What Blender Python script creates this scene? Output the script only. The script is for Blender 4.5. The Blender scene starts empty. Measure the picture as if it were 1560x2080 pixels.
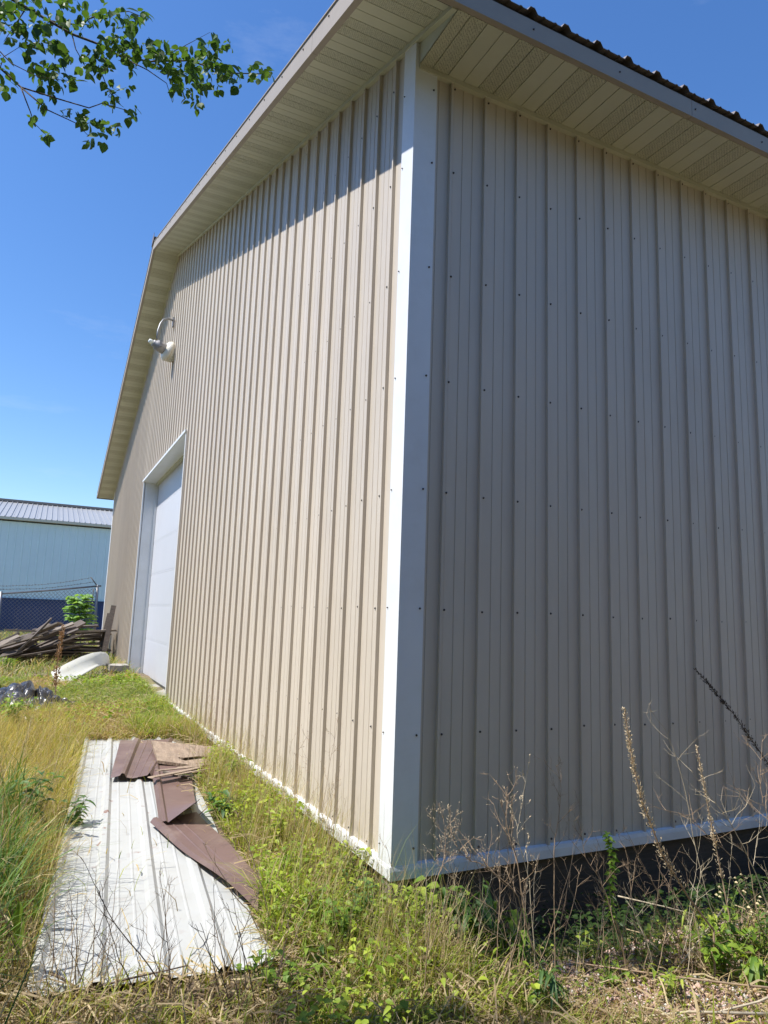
import bpy, math, random
import numpy as np
from mathutils import Vector, Matrix
random.seed(7)
rng = np.random.default_rng(11)
R = math.radians
PI = math.pi
S = bpy.context.scene
col = S.collection

# ------------------------------------------------------------------ camera
CAM = np.array([-1.6031, -3.0745, 1.5729])
_yaw, _pit, _rol = 0.4519, 0.1511, 0.0351
FPX = 1410.3                                   # focal length for a 2080 px high picture
_f = np.array([math.sin(_yaw) * math.cos(_pit), math.cos(_yaw) * math.cos(_pit), math.sin(_pit)])
_r0 = np.array([math.cos(_yaw), -math.sin(_yaw), 0.0])
_u0 = np.cross(_r0, _f)
_r = math.cos(_rol) * _r0 + math.sin(_rol) * _u0
_u = -math.sin(_rol) * _r0 + math.cos(_rol) * _u0
cd = bpy.data.cameras.new('camera')
cam = bpy.data.objects.new('camera', cd)
col.objects.link(cam)
cam.matrix_world = Matrix(((_r[0], _u[0], -_f[0], CAM[0]), (_r[1], _u[1], -_f[1], CAM[1]),
                           (_r[2], _u[2], -_f[2], CAM[2]), (0, 0, 0, 1)))
cd.sensor_fit = 'VERTICAL'
cd.sensor_height = 36.0
cd.sensor_width = 27.0
cd.lens = FPX / 2080 * 36.0
cd.clip_start = 0.05
cd.clip_end = 2000
S.camera = cam

# ------------------------------------------------------------------ sky, sun, exposure
SUN_TO = Vector((-1.0, 0.10, 1.6)).normalized()      # towards the sun
elev = math.asin(SUN_TO.z)
azim = math.atan2(SUN_TO.x, SUN_TO.y)
W = bpy.data.worlds.new('World')
S.world = W
W.use_nodes = True
wn, wl = W.node_tree.nodes, W.node_tree.links
wn.clear()
wo = wn.new('ShaderNodeOutputWorld')
bg = wn.new('ShaderNodeBackground')
sky = wn.new('ShaderNodeTexSky')
sky.sky_type = 'NISHITA'
sky.sun_disc = False
sky.sun_elevation = elev
sky.sun_rotation = azim
sky.altitude = 200
sky.air_density = 1.15
sky.dust_density = 0.35
sky.ozone_density = 4.5
bg.inputs['Strength'].default_value = 0.13
# a few faint wisps low in the sky, all the way round
tc = wn.new('ShaderNodeTexCoord')
mp = wn.new('ShaderNodeMapping')
mp.inputs['Scale'].default_value = (3.0, 3.0, 11.0)
mp.inputs['Location'].default_value = (0.35, 0.0, 0.2)
nz = wn.new('ShaderNodeTexNoise')
nz.inputs['Scale'].default_value = 1.6
nz.inputs['Detail'].default_value = 7
nz.inputs['Roughness'].default_value = 0.62
cr = wn.new('ShaderNodeMapRange')
cr.inputs['From Min'].default_value = 0.60
cr.inputs['From Max'].default_value = 0.82
cr.inputs['To Max'].default_value = 0.12
mx = wn.new('ShaderNodeMix')
mx.data_type = 'RGBA'
mx.inputs[7].default_value = (5.2, 5.6, 6.2, 1)
wl.new(tc.outputs['Generated'], mp.inputs['Vector'])
wl.new(mp.outputs['Vector'], nz.inputs['Vector'])
wl.new(nz.outputs['Fac'], cr.inputs['Value'])
wl.new(cr.outputs['Result'], mx.inputs[0])
hsv = wn.new('ShaderNodeHueSaturation')
hsv.inputs['Saturation'].default_value = 1.20
hsv.inputs['Hue'].default_value = 0.507
wl.new(sky.outputs['Color'], hsv.inputs['Color'])
wl.new(hsv.outputs['Color'], mx.inputs[6])
wl.new(mx.outputs[2], bg.inputs['Color'])
wl.new(bg.outputs['Background'], wo.inputs['Surface'])

sd = bpy.data.lights.new('sun', 'SUN')
sd.energy = 4.5
sd.angle = R(0.53)
sd.color = (1.0, 0.965, 0.92)
so = bpy.data.objects.new('sun', sd)
col.objects.link(so)
so.rotation_euler = SUN_TO.to_track_quat('Z', 'Y').to_euler()
S.view_settings.view_transform = 'Standard'
S.view_settings.look = 'None'
S.view_settings.gamma = 1
S.view_settings.use_curve_mapping = False
S.view_settings.exposure = 0.62
S.render.engine = 'CYCLES'
S.cycles.max_bounces = 6
S.cycles.transparent_max_bounces = 6

# ------------------------------------------------------------------ terrain and placing helpers
def base_h(x, y):
    return 0.195 + 0.02 * np.clip(y, -4, 10)

def G(x, y):
    """ground height"""
    x = np.asarray(x, float); y = np.asarray(y, float)
    h = base_h(x, y)
    h = h + 0.014 * np.sin(2.3 * x + 1.1 * y) * np.sin(1.7 * y - x) + 0.008 * np.sin(5.1 * x - 3.7 * y)
    near = np.exp(-((np.minimum(np.abs(x + 0.1), 5)) / 0.22) ** 2) * (x < 0) * (y > 0.2) * 0.05
    h = h + near
    # the soil falls away a little along the shaded wall
    h = h - 0.20 * np.exp(-((y + 0.05) / 0.42) ** 4) * np.clip((x - 0.1) / 0.5, 0, 1) * (y < 0.6)
    # under the old panels the ground lies flat
    flat = (x > -1.6) & (x < -0.3) & (y > -0.3) & (y < 4.9)
    h = np.where(flat, base_h(x, y) - 0.004, h)
    return h

def ray(u, v):
    return _f + _r * (u - 780) / FPX - _u * (v - 1040) / FPX

def gp(u, v, dz=0.0):
    """the point of the ground seen at (u, v)"""
    d = ray(u, v)
    t = (0.195 + dz + 0.02 * CAM[1] - CAM[2]) / (d[2] - 0.02 * d[1])
    p = CAM + t * d
    if p[1] > 10:
        t = (0.395 + dz - CAM[2]) / d[2]
        p = CAM + t * d
    return Vector(p)

def at(u, v, ax, val):
    d = ray(u, v)
    return Vector(CAM + d * (val - CAM[ax]) / d[ax])

# ------------------------------------------------------------------ materials
def mat(name, base, rough=0.6, metal=0.0, var=0.0, vscale=6.0, dark=None, dscale=2.0, damt=0.0,
        bump=0.0, bscale=60.0, spec=0.5, sheen=None, coat=0.0, grain=None):
    m = bpy.data.materials.new(name)
    m.use_nodes = True
    n, l = m.node_tree.nodes, m.node_tree.links
    b = n['Principled BSDF']
    b.inputs['Roughness'].default_value = rough
    b.inputs['Metallic'].default_value = metal
    b.inputs['Specular IOR Level'].default_value = spec
    b.inputs['Coat Weight'].default_value = coat
    tc = n.new('ShaderNodeTexCoord')
    src = tc.outputs['Object']
    if grain:
        mp = n.new('ShaderNodeMapping')
        mp.inputs['Scale'].default_value = grain
        l.new(src, mp.inputs['Vector'])
        src = mp.outputs['Vector']
    c = None
    if var > 0:
        t = n.new('ShaderNodeTexNoise')
        t.inputs['Scale'].default_value = vscale
        t.inputs['Detail'].default_value = 8
        t.inputs['Roughness'].default_value = 0.6
        l.new(src, t.inputs['Vector'])
        mr = n.new('ShaderNodeMapRange')
        mr.inputs['From Min'].default_value = 0.3
        mr.inputs['From Max'].default_value = 0.7
        mr.inputs['To Min'].default_value = 1 - var
        mr.inputs['To Max'].default_value = 1 + var
        l.new(t.outputs['Fac'], mr.inputs['Value'])
        x = n.new('ShaderNodeVectorMath')
        x.operation = 'SCALE'
        x.inputs[0].default_value = base
        l.new(mr.outputs['Result'], x.inputs['Scale'])
        c = x.outputs['Vector']
    if dark is not None:
        t2 = n.new('ShaderNodeTexNoise')
        t2.inputs['Scale'].default_value = dscale
        t2.inputs['Detail'].default_value = 10
        t2.inputs['Roughness'].default_value = 0.7
        l.new(tc.outputs['Object'] if not grain else src, t2.inputs['Vector'])
        mr2 = n.new('ShaderNodeMapRange')
        mr2.inputs['From Min'].default_value = 0.48
        mr2.inputs['From Max'].default_value = 0.72
        mr2.inputs['To Max'].default_value = damt
        l.new(t2.outputs['Fac'], mr2.inputs['Value'])
        mi = n.new('ShaderNodeMix')
        mi.data_type = 'RGBA'
        mi.inputs[6].default_value = (*base, 1)
        if c:
            l.new(c, mi.inputs[6])
        mi.inputs[7].default_value = (*dark, 1)
        l.new(mr2.outputs['Result'], mi.inputs[0])
        c = mi.outputs[2]
    if c:
        l.new(c, b.inputs['Base Color'])
    else:
        b.inputs['Base Color'].default_value = (*base, 1)
    if bump > 0:
        t3 = n.new('ShaderNodeTexNoise')
        t3.inputs['Scale'].default_value = bscale
        t3.inputs['Detail'].default_value = 6
        l.new(src, t3.inputs['Vector'])
        bp = n.new('ShaderNodeBump')
        bp.inputs['Strength'].default_value = bump
        bp.inputs['Distance'].default_value = 0.01
        l.new(t3.outputs['Fac'], bp.inputs['Height'])
        l.new(bp.outputs['Normal'], b.inputs['Normal'])
    return m

def veg_mat(name, trans=0.35, rough=0.55, attr=True, base=(0.1, 0.2, 0.04)):
    m = bpy.data.materials.new(name)
    m.use_nodes = True
    n, l = m.node_tree.nodes, m.node_tree.links
    b = n['Principled BSDF']
    b.inputs['Roughness'].default_value = rough
    b.inputs['Specular IOR Level'].default_value = 0.35
    tr = n.new('ShaderNodeBsdfTranslucent')
    ms = n.new('ShaderNodeMixShader')
    ms.inputs[0].default_value = trans
    if attr:
        a = n.new('ShaderNodeAttribute')
        a.attribute_name = 'tint'
        c = a.outputs['Color']
    else:
        oi = n.new('ShaderNodeObjectInfo')
        rp = n.new('ShaderNodeValToRGB')
        rp.color_ramp.elements[0].color = (base[0] * 0.6, base[1] * 0.65, base[2] * 0.8, 1)
        rp.color_ramp.elements[1].color = (base[0] * 1.7, base[1] * 1.45, base[2] * 1.3, 1)
        l.new(oi.outputs['Random'], rp.inputs[0])
        c = rp.outputs['Color']
    l.new(c, b.inputs['Base Color'])
    g = n.new('ShaderNodeMix')
    g.data_type = 'RGBA'
    g.blend_type = 'MULTIPLY'
    g.inputs[0].default_value = 1
    g.inputs[7].default_value = (1.5, 1.5, 0.6, 1)
    l.new(c, g.inputs[6])
    l.new(g.outputs[2], tr.inputs['Color'])
    l.new(b.outputs[0], ms.inputs[1])
    l.new(tr.outputs[0], ms.inputs[2])
    l.new(ms.outputs[0], n['Material Output'].inputs['Surface'])
    return m

TAN = (0.62, 0.55, 0.455)
M = {}
M['siding'] = mat('siding_steel', TAN, 0.42, var=0.035, vscale=1.3, dark=(0.44, 0.37, 0.29), dscale=1.6, damt=0.25, bump=0.02, bscale=260, grain=(1, 1, 0.35))
M['white'] = mat('white_steel', (0.80, 0.82, 0.83), 0.38, var=0.03, vscale=3, dark=(0.55, 0.52, 0.46), dscale=5, damt=0.18)
M['door'] = mat('door_white', (0.56, 0.57, 0.60), 0.45, var=0.02, vscale=2, bump=0.03, bscale=200)
M['taupe'] = mat('taupe_steel', (0.36, 0.315, 0.26), 0.6, var=0.05, vscale=3, dark=(0.25, 0.21, 0.18), dscale=6, damt=0.3)
M['roof'] = mat('roof_steel', (0.20, 0.17, 0.15), 0.45, var=0.08, vscale=4)
M['soffit'] = mat('soffit_aluminium', (0.565, 0.565, 0.44), 0.5, var=0.05, vscale=4)
M['gap'] = mat('soffit_backing', (0.06, 0.06, 0.05), 0.9)
M['screw'] = mat('screw_head', (0.07, 0.06, 0.055), 0.7, metal=0.0)
M['concrete'] = mat('concrete', (0.36, 0.33, 0.28), 0.9, var=0.2, vscale=9, dark=(0.2, 0.18, 0.15), dscale=4, damt=0.6, bump=0.5, bscale=50)
M['skirt'] = mat('old_skirt_board', (0.075, 0.058, 0.042), 0.85, var=0.3, vscale=8, bump=0.5, bscale=30, grain=(0.5, 0.5, 6))
M['board'] = mat('weathered_board', (0.125, 0.10, 0.083), 0.85, var=0.35, vscale=7, dark=(0.07, 0.06, 0.05), dscale=5, damt=0.7, bump=0.6, bscale=30, grain=(0.35, 6, 6))
M['board_pale'] = mat('pale_board', (0.24, 0.20, 0.16), 0.85, var=0.3, vscale=7, dark=(0.12, 0.1, 0.08), dscale=5, damt=0.6, bump=0.6, bscale=30, grain=(0.35, 6, 6))
M['galv'] = mat('galvanised_pipe', (0.22, 0.225, 0.23), 0.45, metal=0.5, var=0.1, vscale=10)
M['wire'] = mat('rusty_wire', (0.17, 0.15, 0.13), 0.7, metal=0.3)
M['plastic'] = mat('black_plastic_sheet', (0.035, 0.037, 0.045), 0.30, bump=0.8, bscale=16, coat=0.3)
M['flap'] = mat('white_plastic', (0.50, 0.50, 0.46), 0.4, var=0.08, vscale=4, dark=(0.5, 0.47, 0.3), dscale=4, damt=0.5)
M['dead'] = mat('dead_stem', (0.34, 0.24, 0.15), 0.8, var=0.3, vscale=30)
M['dead_dark'] = mat('dark_dead_stem', (0.12, 0.085, 0.06), 0.8, var=0.3, vscale=30)
M['dead_pale'] = mat('pale_dead_stem', (0.50, 0.42, 0.29), 0.8, var=0.25, vscale=30)
M['bark'] = mat('tree_bark', (0.11, 0.085, 0.065), 0.85, var=0.3, vscale=12, bump=0.6, bscale=40)
M['glass_dome'] = mat('photocell_dome', (0.72, 0.78, 0.76), 0.25)
M['lens'] = mat('lamp_refractor', (0.66, 0.62, 0.52), 0.35, spec=0.6)
M['grey_metal'] = mat('grey_metal', (0.30, 0.29, 0.29), 0.5, metal=0.4, var=0.1)
M['navy'] = mat('navy_steel', (0.022, 0.05, 0.14), 0.5, var=0.06, vscale=1)
M['blue'] = mat('pale_blue_steel', (0.62, 0.80, 0.80), 0.45, var=0.03, vscale=1)
M['lav'] = mat('grey_roof_steel', (0.34, 0.34, 0.33), 0.4, var=0.03, vscale=1)
M['grass'] = veg_mat('grass_blades', 0.35)
M['leafy'] = veg_mat('weed_leaves', 0.35, 0.5)
M['treeleaf'] = veg_mat('tree_leaf', 0.38, 0.52, attr=False, base=(0.055, 0.12, 0.028))
M['trash'] = mat('crumbled_foam', (0.45, 0.44, 0.41), 0.9, var=0.1, vscale=40, bump=0.6, bscale=80)
M['brownsheet'] = mat('brown_steel_sheet', (0.155, 0.098, 0.082), 0.45, var=0.12, vscale=3, dark=(0.27, 0.20, 0.16), dscale=3.5, damt=0.6, bump=0.05, bscale=20)
M['shingle'] = mat('peeling_board', (0.30, 0.225, 0.16), 0.9, var=0.3, vscale=10, dark=(0.18, 0.12, 0.08), dscale=8, damt=0.7, bump=1.0, bscale=30, grain=(3, 0.8, 1))
M['seed'] = mat('dock_seed', (0.33, 0.19, 0.09), 0.8, var=0.35, vscale=60)
M['seed_pale'] = mat('pale_seed_husk', (0.62, 0.50, 0.32), 0.8, var=0.25, vscale=60)
M['seed_dark'] = mat('dark_seed_husk', (0.07, 0.05, 0.035), 0.85, var=0.3, vscale=60)
M['flower'] = mat('faded_flower', (0.60, 0.50, 0.28), 0.8, var=0.3, vscale=60)

def siding_extra(m, tone=0.03, wave=0.35, splash=True, foot=(0.27, 0.21, 0.15), z0=1.15):
    n, l = m.node_tree.nodes, m.node_tree.links
    b = n['Principled BSDF']
    old = b.inputs['Base Color'].links[0].from_socket
    oi = n.new('ShaderNodeObjectInfo')
    mr = n.new('ShaderNodeMapRange'); mr.inputs['To Min'].default_value = 1 - tone; mr.inputs['To Max'].default_value = 1 + tone
    l.new(oi.outputs['Random'], mr.inputs['Value'])
    sc = n.new('ShaderNodeVectorMath'); sc.operation = 'SCALE'
    l.new(old, sc.inputs[0]); l.new(mr.outputs['Result'], sc.inputs['Scale'])
    tcn = n.new('ShaderNodeTexCoord'); sp = n.new('ShaderNodeSeparateXYZ'); l.new(tcn.outputs['Object'], sp.inputs[0])
    t = n.new('ShaderNodeTexNoise'); t.inputs['Scale'].default_value = 9; t.inputs['Detail'].default_value = 9; t.inputs['Roughness'].default_value = .7
    l.new(tcn.outputs['Object'], t.inputs['Vector'])
    g = n.new('ShaderNodeMapRange'); g.inputs['From Min'].default_value = z0; g.inputs['From Max'].default_value = 0.4
    l.new(sp.outputs['Z'], g.inputs['Value'])
    pw = n.new('ShaderNodeMath'); pw.operation = 'POWER'; pw.inputs[1].default_value = 1.8; l.new(g.outputs['Result'], pw.inputs[0])
    nr = n.new('ShaderNodeMapRange'); nr.inputs['From Min'].default_value = .35; nr.inputs['From Max'].default_value = .7; nr.inputs['To Max'].default_value = .22
    l.new(t.outputs['Fac'], nr.inputs['Value'])
    mu = n.new('ShaderNodeMath'); mu.operation = 'MULTIPLY'; l.new(pw.outputs[0], mu.inputs[0]); l.new(nr.outputs['Result'], mu.inputs[1])
    mi = n.new('ShaderNodeMix'); mi.data_type = 'RGBA'; l.new(mu.outputs[0], mi.inputs[0]); l.new(sc.outputs[0], mi.inputs[6]); mi.inputs[7].default_value = (*foot, 1)
    l.new(mi.outputs[2], b.inputs['Base Color'])
    w = n.new('ShaderNodeTexNoise'); w.inputs['Scale'].default_value = 2.6; w.inputs['Detail'].default_value = 2
    mp = n.new('ShaderNodeMapping'); mp.inputs['Scale'].default_value = (3, 3, 1)
    l.new(tcn.outputs['Object'], mp.inputs[0]); l.new(mp.outputs[0], w.inputs['Vector'])
    bp = n.new('ShaderNodeBump'); bp.inputs['Distance'].default_value = .02; bp.inputs['Strength'].default_value = wave
    l.new(w.outputs['Fac'], bp.inputs['Height'])
    l.new(bp.outputs['Normal'], b.inputs['Normal'])
siding_extra(M['siding'])
siding_extra(M['white'], 0.02, 0.2, foot=(0.34, 0.28, 0.21), z0=0.9)
siding_extra(M['door'], 0.015, 0.2, foot=(0.42, 0.36, 0.28), z0=0.9)

def white_sheet_mat():
    m = mat('white_sheet_steel', (0.44, 0.445, 0.42), 0.5, var=0.05, vscale=2.5, dark=(0.36, 0.35, 0.30), dscale=3, damt=0.4)
    n, l = m.node_tree.nodes, m.node_tree.links
    b = n['Principled BSDF']
    old = b.inputs['Base Color'].links[0].from_socket
    t = n.new('ShaderNodeTexNoise'); t.inputs['Scale'].default_value = 16; t.inputs['Detail'].default_value = 8
    tcn = n.new('ShaderNodeTexCoord')
    l.new(tcn.outputs['Object'], t.inputs['Vector'])
    mr = n.new('ShaderNodeMapRange')
    mr.inputs['From Min'].default_value = 0.62; mr.inputs['From Max'].default_value = 0.70
    l.new(t.outputs['Fac'], mr.inputs['Value'])
    at_ = n.new('ShaderNodeAttribute'); at_.attribute_name = 'rust'
    mu = n.new('ShaderNodeMath'); mu.operation = 'MULTIPLY'
    l.new(mr.outputs['Result'], mu.inputs[0]); l.new(at_.outputs['Fac'], mu.inputs[1])
    mi = n.new('ShaderNodeMix'); mi.data_type = 'RGBA'
    l.new(old, mi.inputs[6]); mi.inputs[7].default_value = (0.22, 0.10, 0.06, 1)
    l.new(mu.outputs[0], mi.inputs[0])
    l.new(mi.outputs[2], b.inputs['Base Color'])
    return m
M['whitesheet'] = white_sheet_mat()

def perforated_mat():
    m = mat('perforated_soffit', (0.43, 0.405, 0.31), 0.55)
    n, l = m.node_tree.nodes, m.node_tree.links
    b = n['Principled BSDF']
    tcn = n.new('ShaderNodeTexCoord')
    v = n.new('ShaderNodeTexVoronoi'); v.inputs['Scale'].default_value = 115; v.inputs['Randomness'].default_value = 0.35
    mpp = n.new('ShaderNodeMapping'); mpp.inputs['Rotation'].default_value = (0.5, 0.35, 0.6)
    l.new(tcn.outputs['Object'], mpp.inputs['Vector']); l.new(mpp.outputs['Vector'], v.inputs['Vector'])
    mr = n.new('ShaderNodeMapRange')
    mr.inputs['From Min'].default_value = 0.22; mr.inputs['From Max'].default_value = 0.5
    l.new(v.outputs['Distance'], mr.inputs['Value'])
    mi = n.new('ShaderNodeMix'); mi.data_type = 'RGBA'
    mi.inputs[6].default_value = (0.30, 0.30, 0.22, 1); mi.inputs[7].default_value = (0.58, 0.575, 0.44, 1)
    l.new(mr.outputs['Result'], mi.inputs[0]); l.new(mi.outputs[2], b.inputs['Base Color'])
    bp = n.new('ShaderNodeBump'); bp.inputs['Distance'].default_value = 0.004; bp.inputs['Strength'].default_value = 0.7
    l.new(mr.outputs['Result'], bp.inputs['Height']); l.new(bp.outputs['Normal'], b.inputs['Normal'])
    return m
M['perf'] = perforated_mat()

def ground_mat():
    m = bpy.data.materials.new('yard_soil')
    m.use_nodes = True
    n, l = m.node_tree.nodes, m.node_tree.links
    b = n['Principled BSDF']; b.inputs['Roughness'].default_value = 0.95
    b.inputs['Specular IOR Level'].default_value = 0.2
    tcn = n.new('ShaderNodeTexCoord')
    def noise(s, d=8, r=0.65):
        t = n.new('ShaderNodeTexNoise'); t.inputs['Scale'].default_value = s
        t.inputs['Detail'].default_value = d; t.inputs['Roughness'].default_value = r
        l.new(tcn.outputs['Object'], t.inputs['Vector']); return t.outputs['Fac']
    def ramp(f, a, c):
        q = n.new('ShaderNodeMapRange'); q.inputs['From Min'].default_value = a; q.inputs['From Max'].default_value = c
        l.new(f, q.inputs['Value']); return q.outputs['Result']
    def mixc(f, A, B):
        q = n.new('ShaderNodeMix'); q.data_type = 'RGBA'
        l.new(f, q.inputs[0])
        for i, X in ((6, A), (7, B)):
            if isinstance(X, tuple): q.inputs[i].default_value = (*X, 1)
            else: l.new(X, q.inputs[i])
        return q.outputs[2]
    c = mixc(ramp(noise(35), 0.35, 0.65), (0.085, 0.062, 0.042), (0.22, 0.16, 0.11))
    c = mixc(ramp(noise(1.3), 0.4, 0.6), c, mixc(ramp(noise(60), 0.4, 0.6), (0.10, 0.10, 0.035), (0.28, 0.23, 0.11)))
    c = mixc(ramp(noise(140, 3), 0.52, 0.6), c, (0.30, 0.23, 0.18))
    l.new(c, b.inputs['Base Color'])
    bp = n.new('ShaderNodeBump'); bp.inputs['Strength'].default_value = 0.8; bp.inputs['Distance'].default_value = 0.02
    l.new(noise(45, 10, 0.75), bp.inputs['Height']); l.new(bp.outputs['Normal'], b.inputs['Normal'])
    return m
M['soil'] = ground_mat()
def gravel_mat():
    m = bpy.data.materials.new('pink_gravel'); m.use_nodes = True
    n, l = m.node_tree.nodes, m.node_tree.links
    b = n['Principled BSDF']; b.inputs['Roughness'].default_value = 0.85
    a = n.new('ShaderNodeAttribute'); a.attribute_name = 'tint'
    l.new(a.outputs['Color'], b.inputs['Base Color'])
    return m
M['gravel'] = gravel_mat()

# ------------------------------------------------------------------ mesh helpers
def tag(o, label=None, cat=None, group=None, kind=None):
    if label: o['label'] = label
    if cat: o['category'] = cat
    if group: o['group'] = group
    if kind: o['kind'] = kind
    return o

def empty(name, loc=(0, 0, 0), **k):
    o = bpy.data.objects.new(name, None)
    o.empty_display_size = 0.2
    o.location = loc
    col.objects.link(o)
    return tag(o, **k)

class MB:
    def __init__(s):
        s.v = []; s.f = []
    def add(s, vs, fs):
        b = len(s.v)
        s.v += [tuple(x) for x in vs]
        s.f += [tuple(b + i for i in q) for q in fs]
    def box(s, x0, x1, y0, y1, z0, z1):
        s.add([(x0, y0, z0), (x1, y0, z0), (x1, y1, z0), (x0, y1, z0), (x0, y0, z1), (x1, y0, z1), (x1, y1, z1), (x0, y1, z1)],
              [(0, 3, 2, 1), (4, 5, 6, 7), (0, 1, 5, 4), (1, 2, 6, 5), (2, 3, 7, 6), (3, 0, 4, 7)])
    def obox(s, c, ax, ay, az):
        c, ax, ay, az = map(Vector, (c, ax, ay, az))
        vs = [c + sx * ax + sy * ay + sz * az for sz in (-1, 1) for sx, sy in ((-1, -1), (1, -1), (1, 1), (-1, 1))]
        s.add(vs, [(0, 3, 2, 1), (4, 5, 6, 7), (0, 1, 5, 4), (1, 2, 6, 5), (2, 3, 7, 6), (3, 0, 4, 7)])
    def tube(s, pts, rad, n=6, cap=True):
        pts = [Vector(p) for p in pts]
        if not hasattr(rad, '__len__'): rad = [rad] * len(pts)
        vs, fs = [], []
        up = None
        for i, p in enumerate(pts):
            t = (pts[min(i + 1, len(pts) - 1)] - pts[max(i - 1, 0)])
            if t.length < 1e-9: t = Vector((0, 0, 1))
            t.normalize()
            if up is None:
                up = t.orthogonal().normalized()
            up = (up - t * up.dot(t))
            up = up.normalized() if up.length > 1e-6 else t.orthogonal().normalized()
            w = t.cross(up)
            for k in range(n):
                a = 2 * PI * k / n
                vs.append(p + (up * math.cos(a) + w * math.sin(a)) * rad[i])
        for i in range(len(pts) - 1):
            for k in range(n):
                k2 = (k + 1) % n
                fs.append((i * n + k, i * n + k2, (i + 1) * n + k2, (i + 1) * n + k))
        if cap:
            fs.append(tuple(reversed(range(n))))
            fs.append(tuple((len(pts) - 1) * n + k for k in range(n)))
        s.add(vs, fs)
    def prism(s, prof, a, b):
        """extrude closed profile (list of 3D points) from a to b offsets"""
        n = len(prof)
        a, b = Vector(a), Vector(b)
        vs = [Vector(p) + a for p in prof] + [Vector(p) + b for p in prof]
        s.add(vs, [tuple(range(n))[::-1], tuple(range(n, 2 * n))] + [(i, (i + 1) % n, n + (i + 1) % n, n + i) for i in range(n)])
    def build(s, name, m, parent=None, kind=None, smooth=False, loc=None):
        me = bpy.data.meshes.new(name)
        if loc is not None:
            L = Vector(loc)
            me.from_pydata([tuple(Vector(v) - L) for v in s.v], [], s.f)
        else:
            me.from_pydata(s.v, [], s.f)
        me.materials.append(M[m] if isinstance(m, str) else m)
        if smooth: me.shade_smooth()
        me.update()
        o = bpy.data.objects.new(name, me)
        if loc is not None: o.location = loc
        if parent is not None:
            o.parent = parent
        if kind: o['kind'] = kind
        col.objects.link(o)
        return o

def fix(me):
    """outward normals"""
    import bmesh
    b = bmesh.new(); b.from_mesh(me); bmesh.ops.recalc_face_normals(b, faces=b.faces); b.to_mesh(me); b.free()

def np_mesh(name, V, F, m, tint=None, parent=None, kind=None, smooth=False):
    """V (n,3); F list of (k,c) int arrays"""
    me = bpy.data.meshes.new(name)
    me.vertices.add(len(V))
    me.vertices.foreach_set('co', np.ascontiguousarray(V, np.float32).ravel())
    idx = np.concatenate([f.ravel() for f in F]).astype(np.int32)
    tot = np.concatenate([np.full(len(f), f.shape[1], np.int32) for f in F])
    st = np.concatenate([[0], np.cumsum(tot)[:-1]]).astype(np.int32)
    me.loops.add(len(idx)); me.loops.foreach_set('vertex_index', idx)
    me.polygons.add(len(tot)); me.polygons.foreach_set('loop_start', st)
    me.polygons.foreach_set('loop_total', tot)
    me.update(calc_edges=True)
    if tint is not None:
        a = me.attributes.new('tint', 'FLOAT_COLOR', 'POINT')
        c = np.ones((len(V), 4), np.float32); c[:, :3] = tint
        a.data.foreach_set('color', c.ravel())
    me.materials.append(M[m])
    if smooth: me.shade_smooth()
    o = bpy.data.objects.new(name, me)
    if parent is not None: o.parent = parent
    if kind: o['kind'] = kind
    col.objects.link(o)
    return o

# ------------------------------------------------------------------ ground
def make_ground():
    xs = np.concatenate([-np.geomspace(150, 8, 18), np.arange(-7, -2.6, 0.3), np.arange(-2.5, 4.5, 0.09), np.arange(4.8, 9, 0.4), np.geomspace(10, 150, 18)])
    ys = np.concatenate([-np.geomspace(150, 8, 18), np.arange(-7, -2, 0.35), np.arange(-1.6, 5, 0.09), np.arange(5.2, 24, 0.3), np.geomspace(25, 300, 22)])
    X, Y = np.meshgrid(xs, ys)
    Z = G(X, Y)
    V = np.stack([X, Y, Z], -1).reshape(-1, 3)
    nx, ny = len(xs), len(ys)
    i = np.arange(ny - 1)[:, None] * nx + np.arange(nx - 1)[None]
    F = np.stack([i, i + 1, i + nx + 1, i + nx], -1).reshape(-1, 4)
    np_mesh('ground', V, [F], 'soil', kind='structure', smooth=True)
make_ground()

# ------------------------------------------------------------------ the metal building
BW = 17.54          # gable width along y
BL = 12.0           # length built along x
PIT = 1 / 3.0
BASE = 0.42
RIB = 0.2286
def rake(y):
    yy = y if y < BW / 2 else BW - y
    return 4.79 + PIT * yy
bld = empty('metal_building', (0, 0, 0.3), label='large tan ribbed steel building with white corner trim and deep eaves', cat='building')
def P_(mb, name, m, kind=None, smooth=False, parent=None):
    o = mb.build(name, m, parent if parent is not None else None, kind, smooth)
    if parent is None:
        o.parent = bld
        o.matrix_parent_inverse = Matrix.Translation((0, 0, -0.3))
    return o

def profile(s0, s1, ribs):
    """(s, depth) polyline of a ribbed sheet between s0 and s1, ribs = centres"""
    pts = [(s0, 0.0)]
    for c in ribs:
        for ds, d in ((-0.0072, 0), (-0.0066, 0.0195), (-0.0054, 0.0207), (0.0054, 0.0207), (0.0066, 0.0195), (0.0072, 0)):
            pts.append((c + ds, d))
        for mc in (c + RIB * 0.36, c + RIB * 0.65):
            for ds, d in ((-0.0045, 0), (-0.0018, -0.0042), (0.0018, -0.0042), (0.0045, 0)):
                pts.append((mc + ds, d))
    pts = sorted([p for p in pts if s0 <= p[0] <= s1])
    pts.append((s1, 0.0))
    out = [pts[0]]
    for p in pts[1:]:
        if p[0] - out[-1][0] > 1e-4: out.append(p)
    return out

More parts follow.
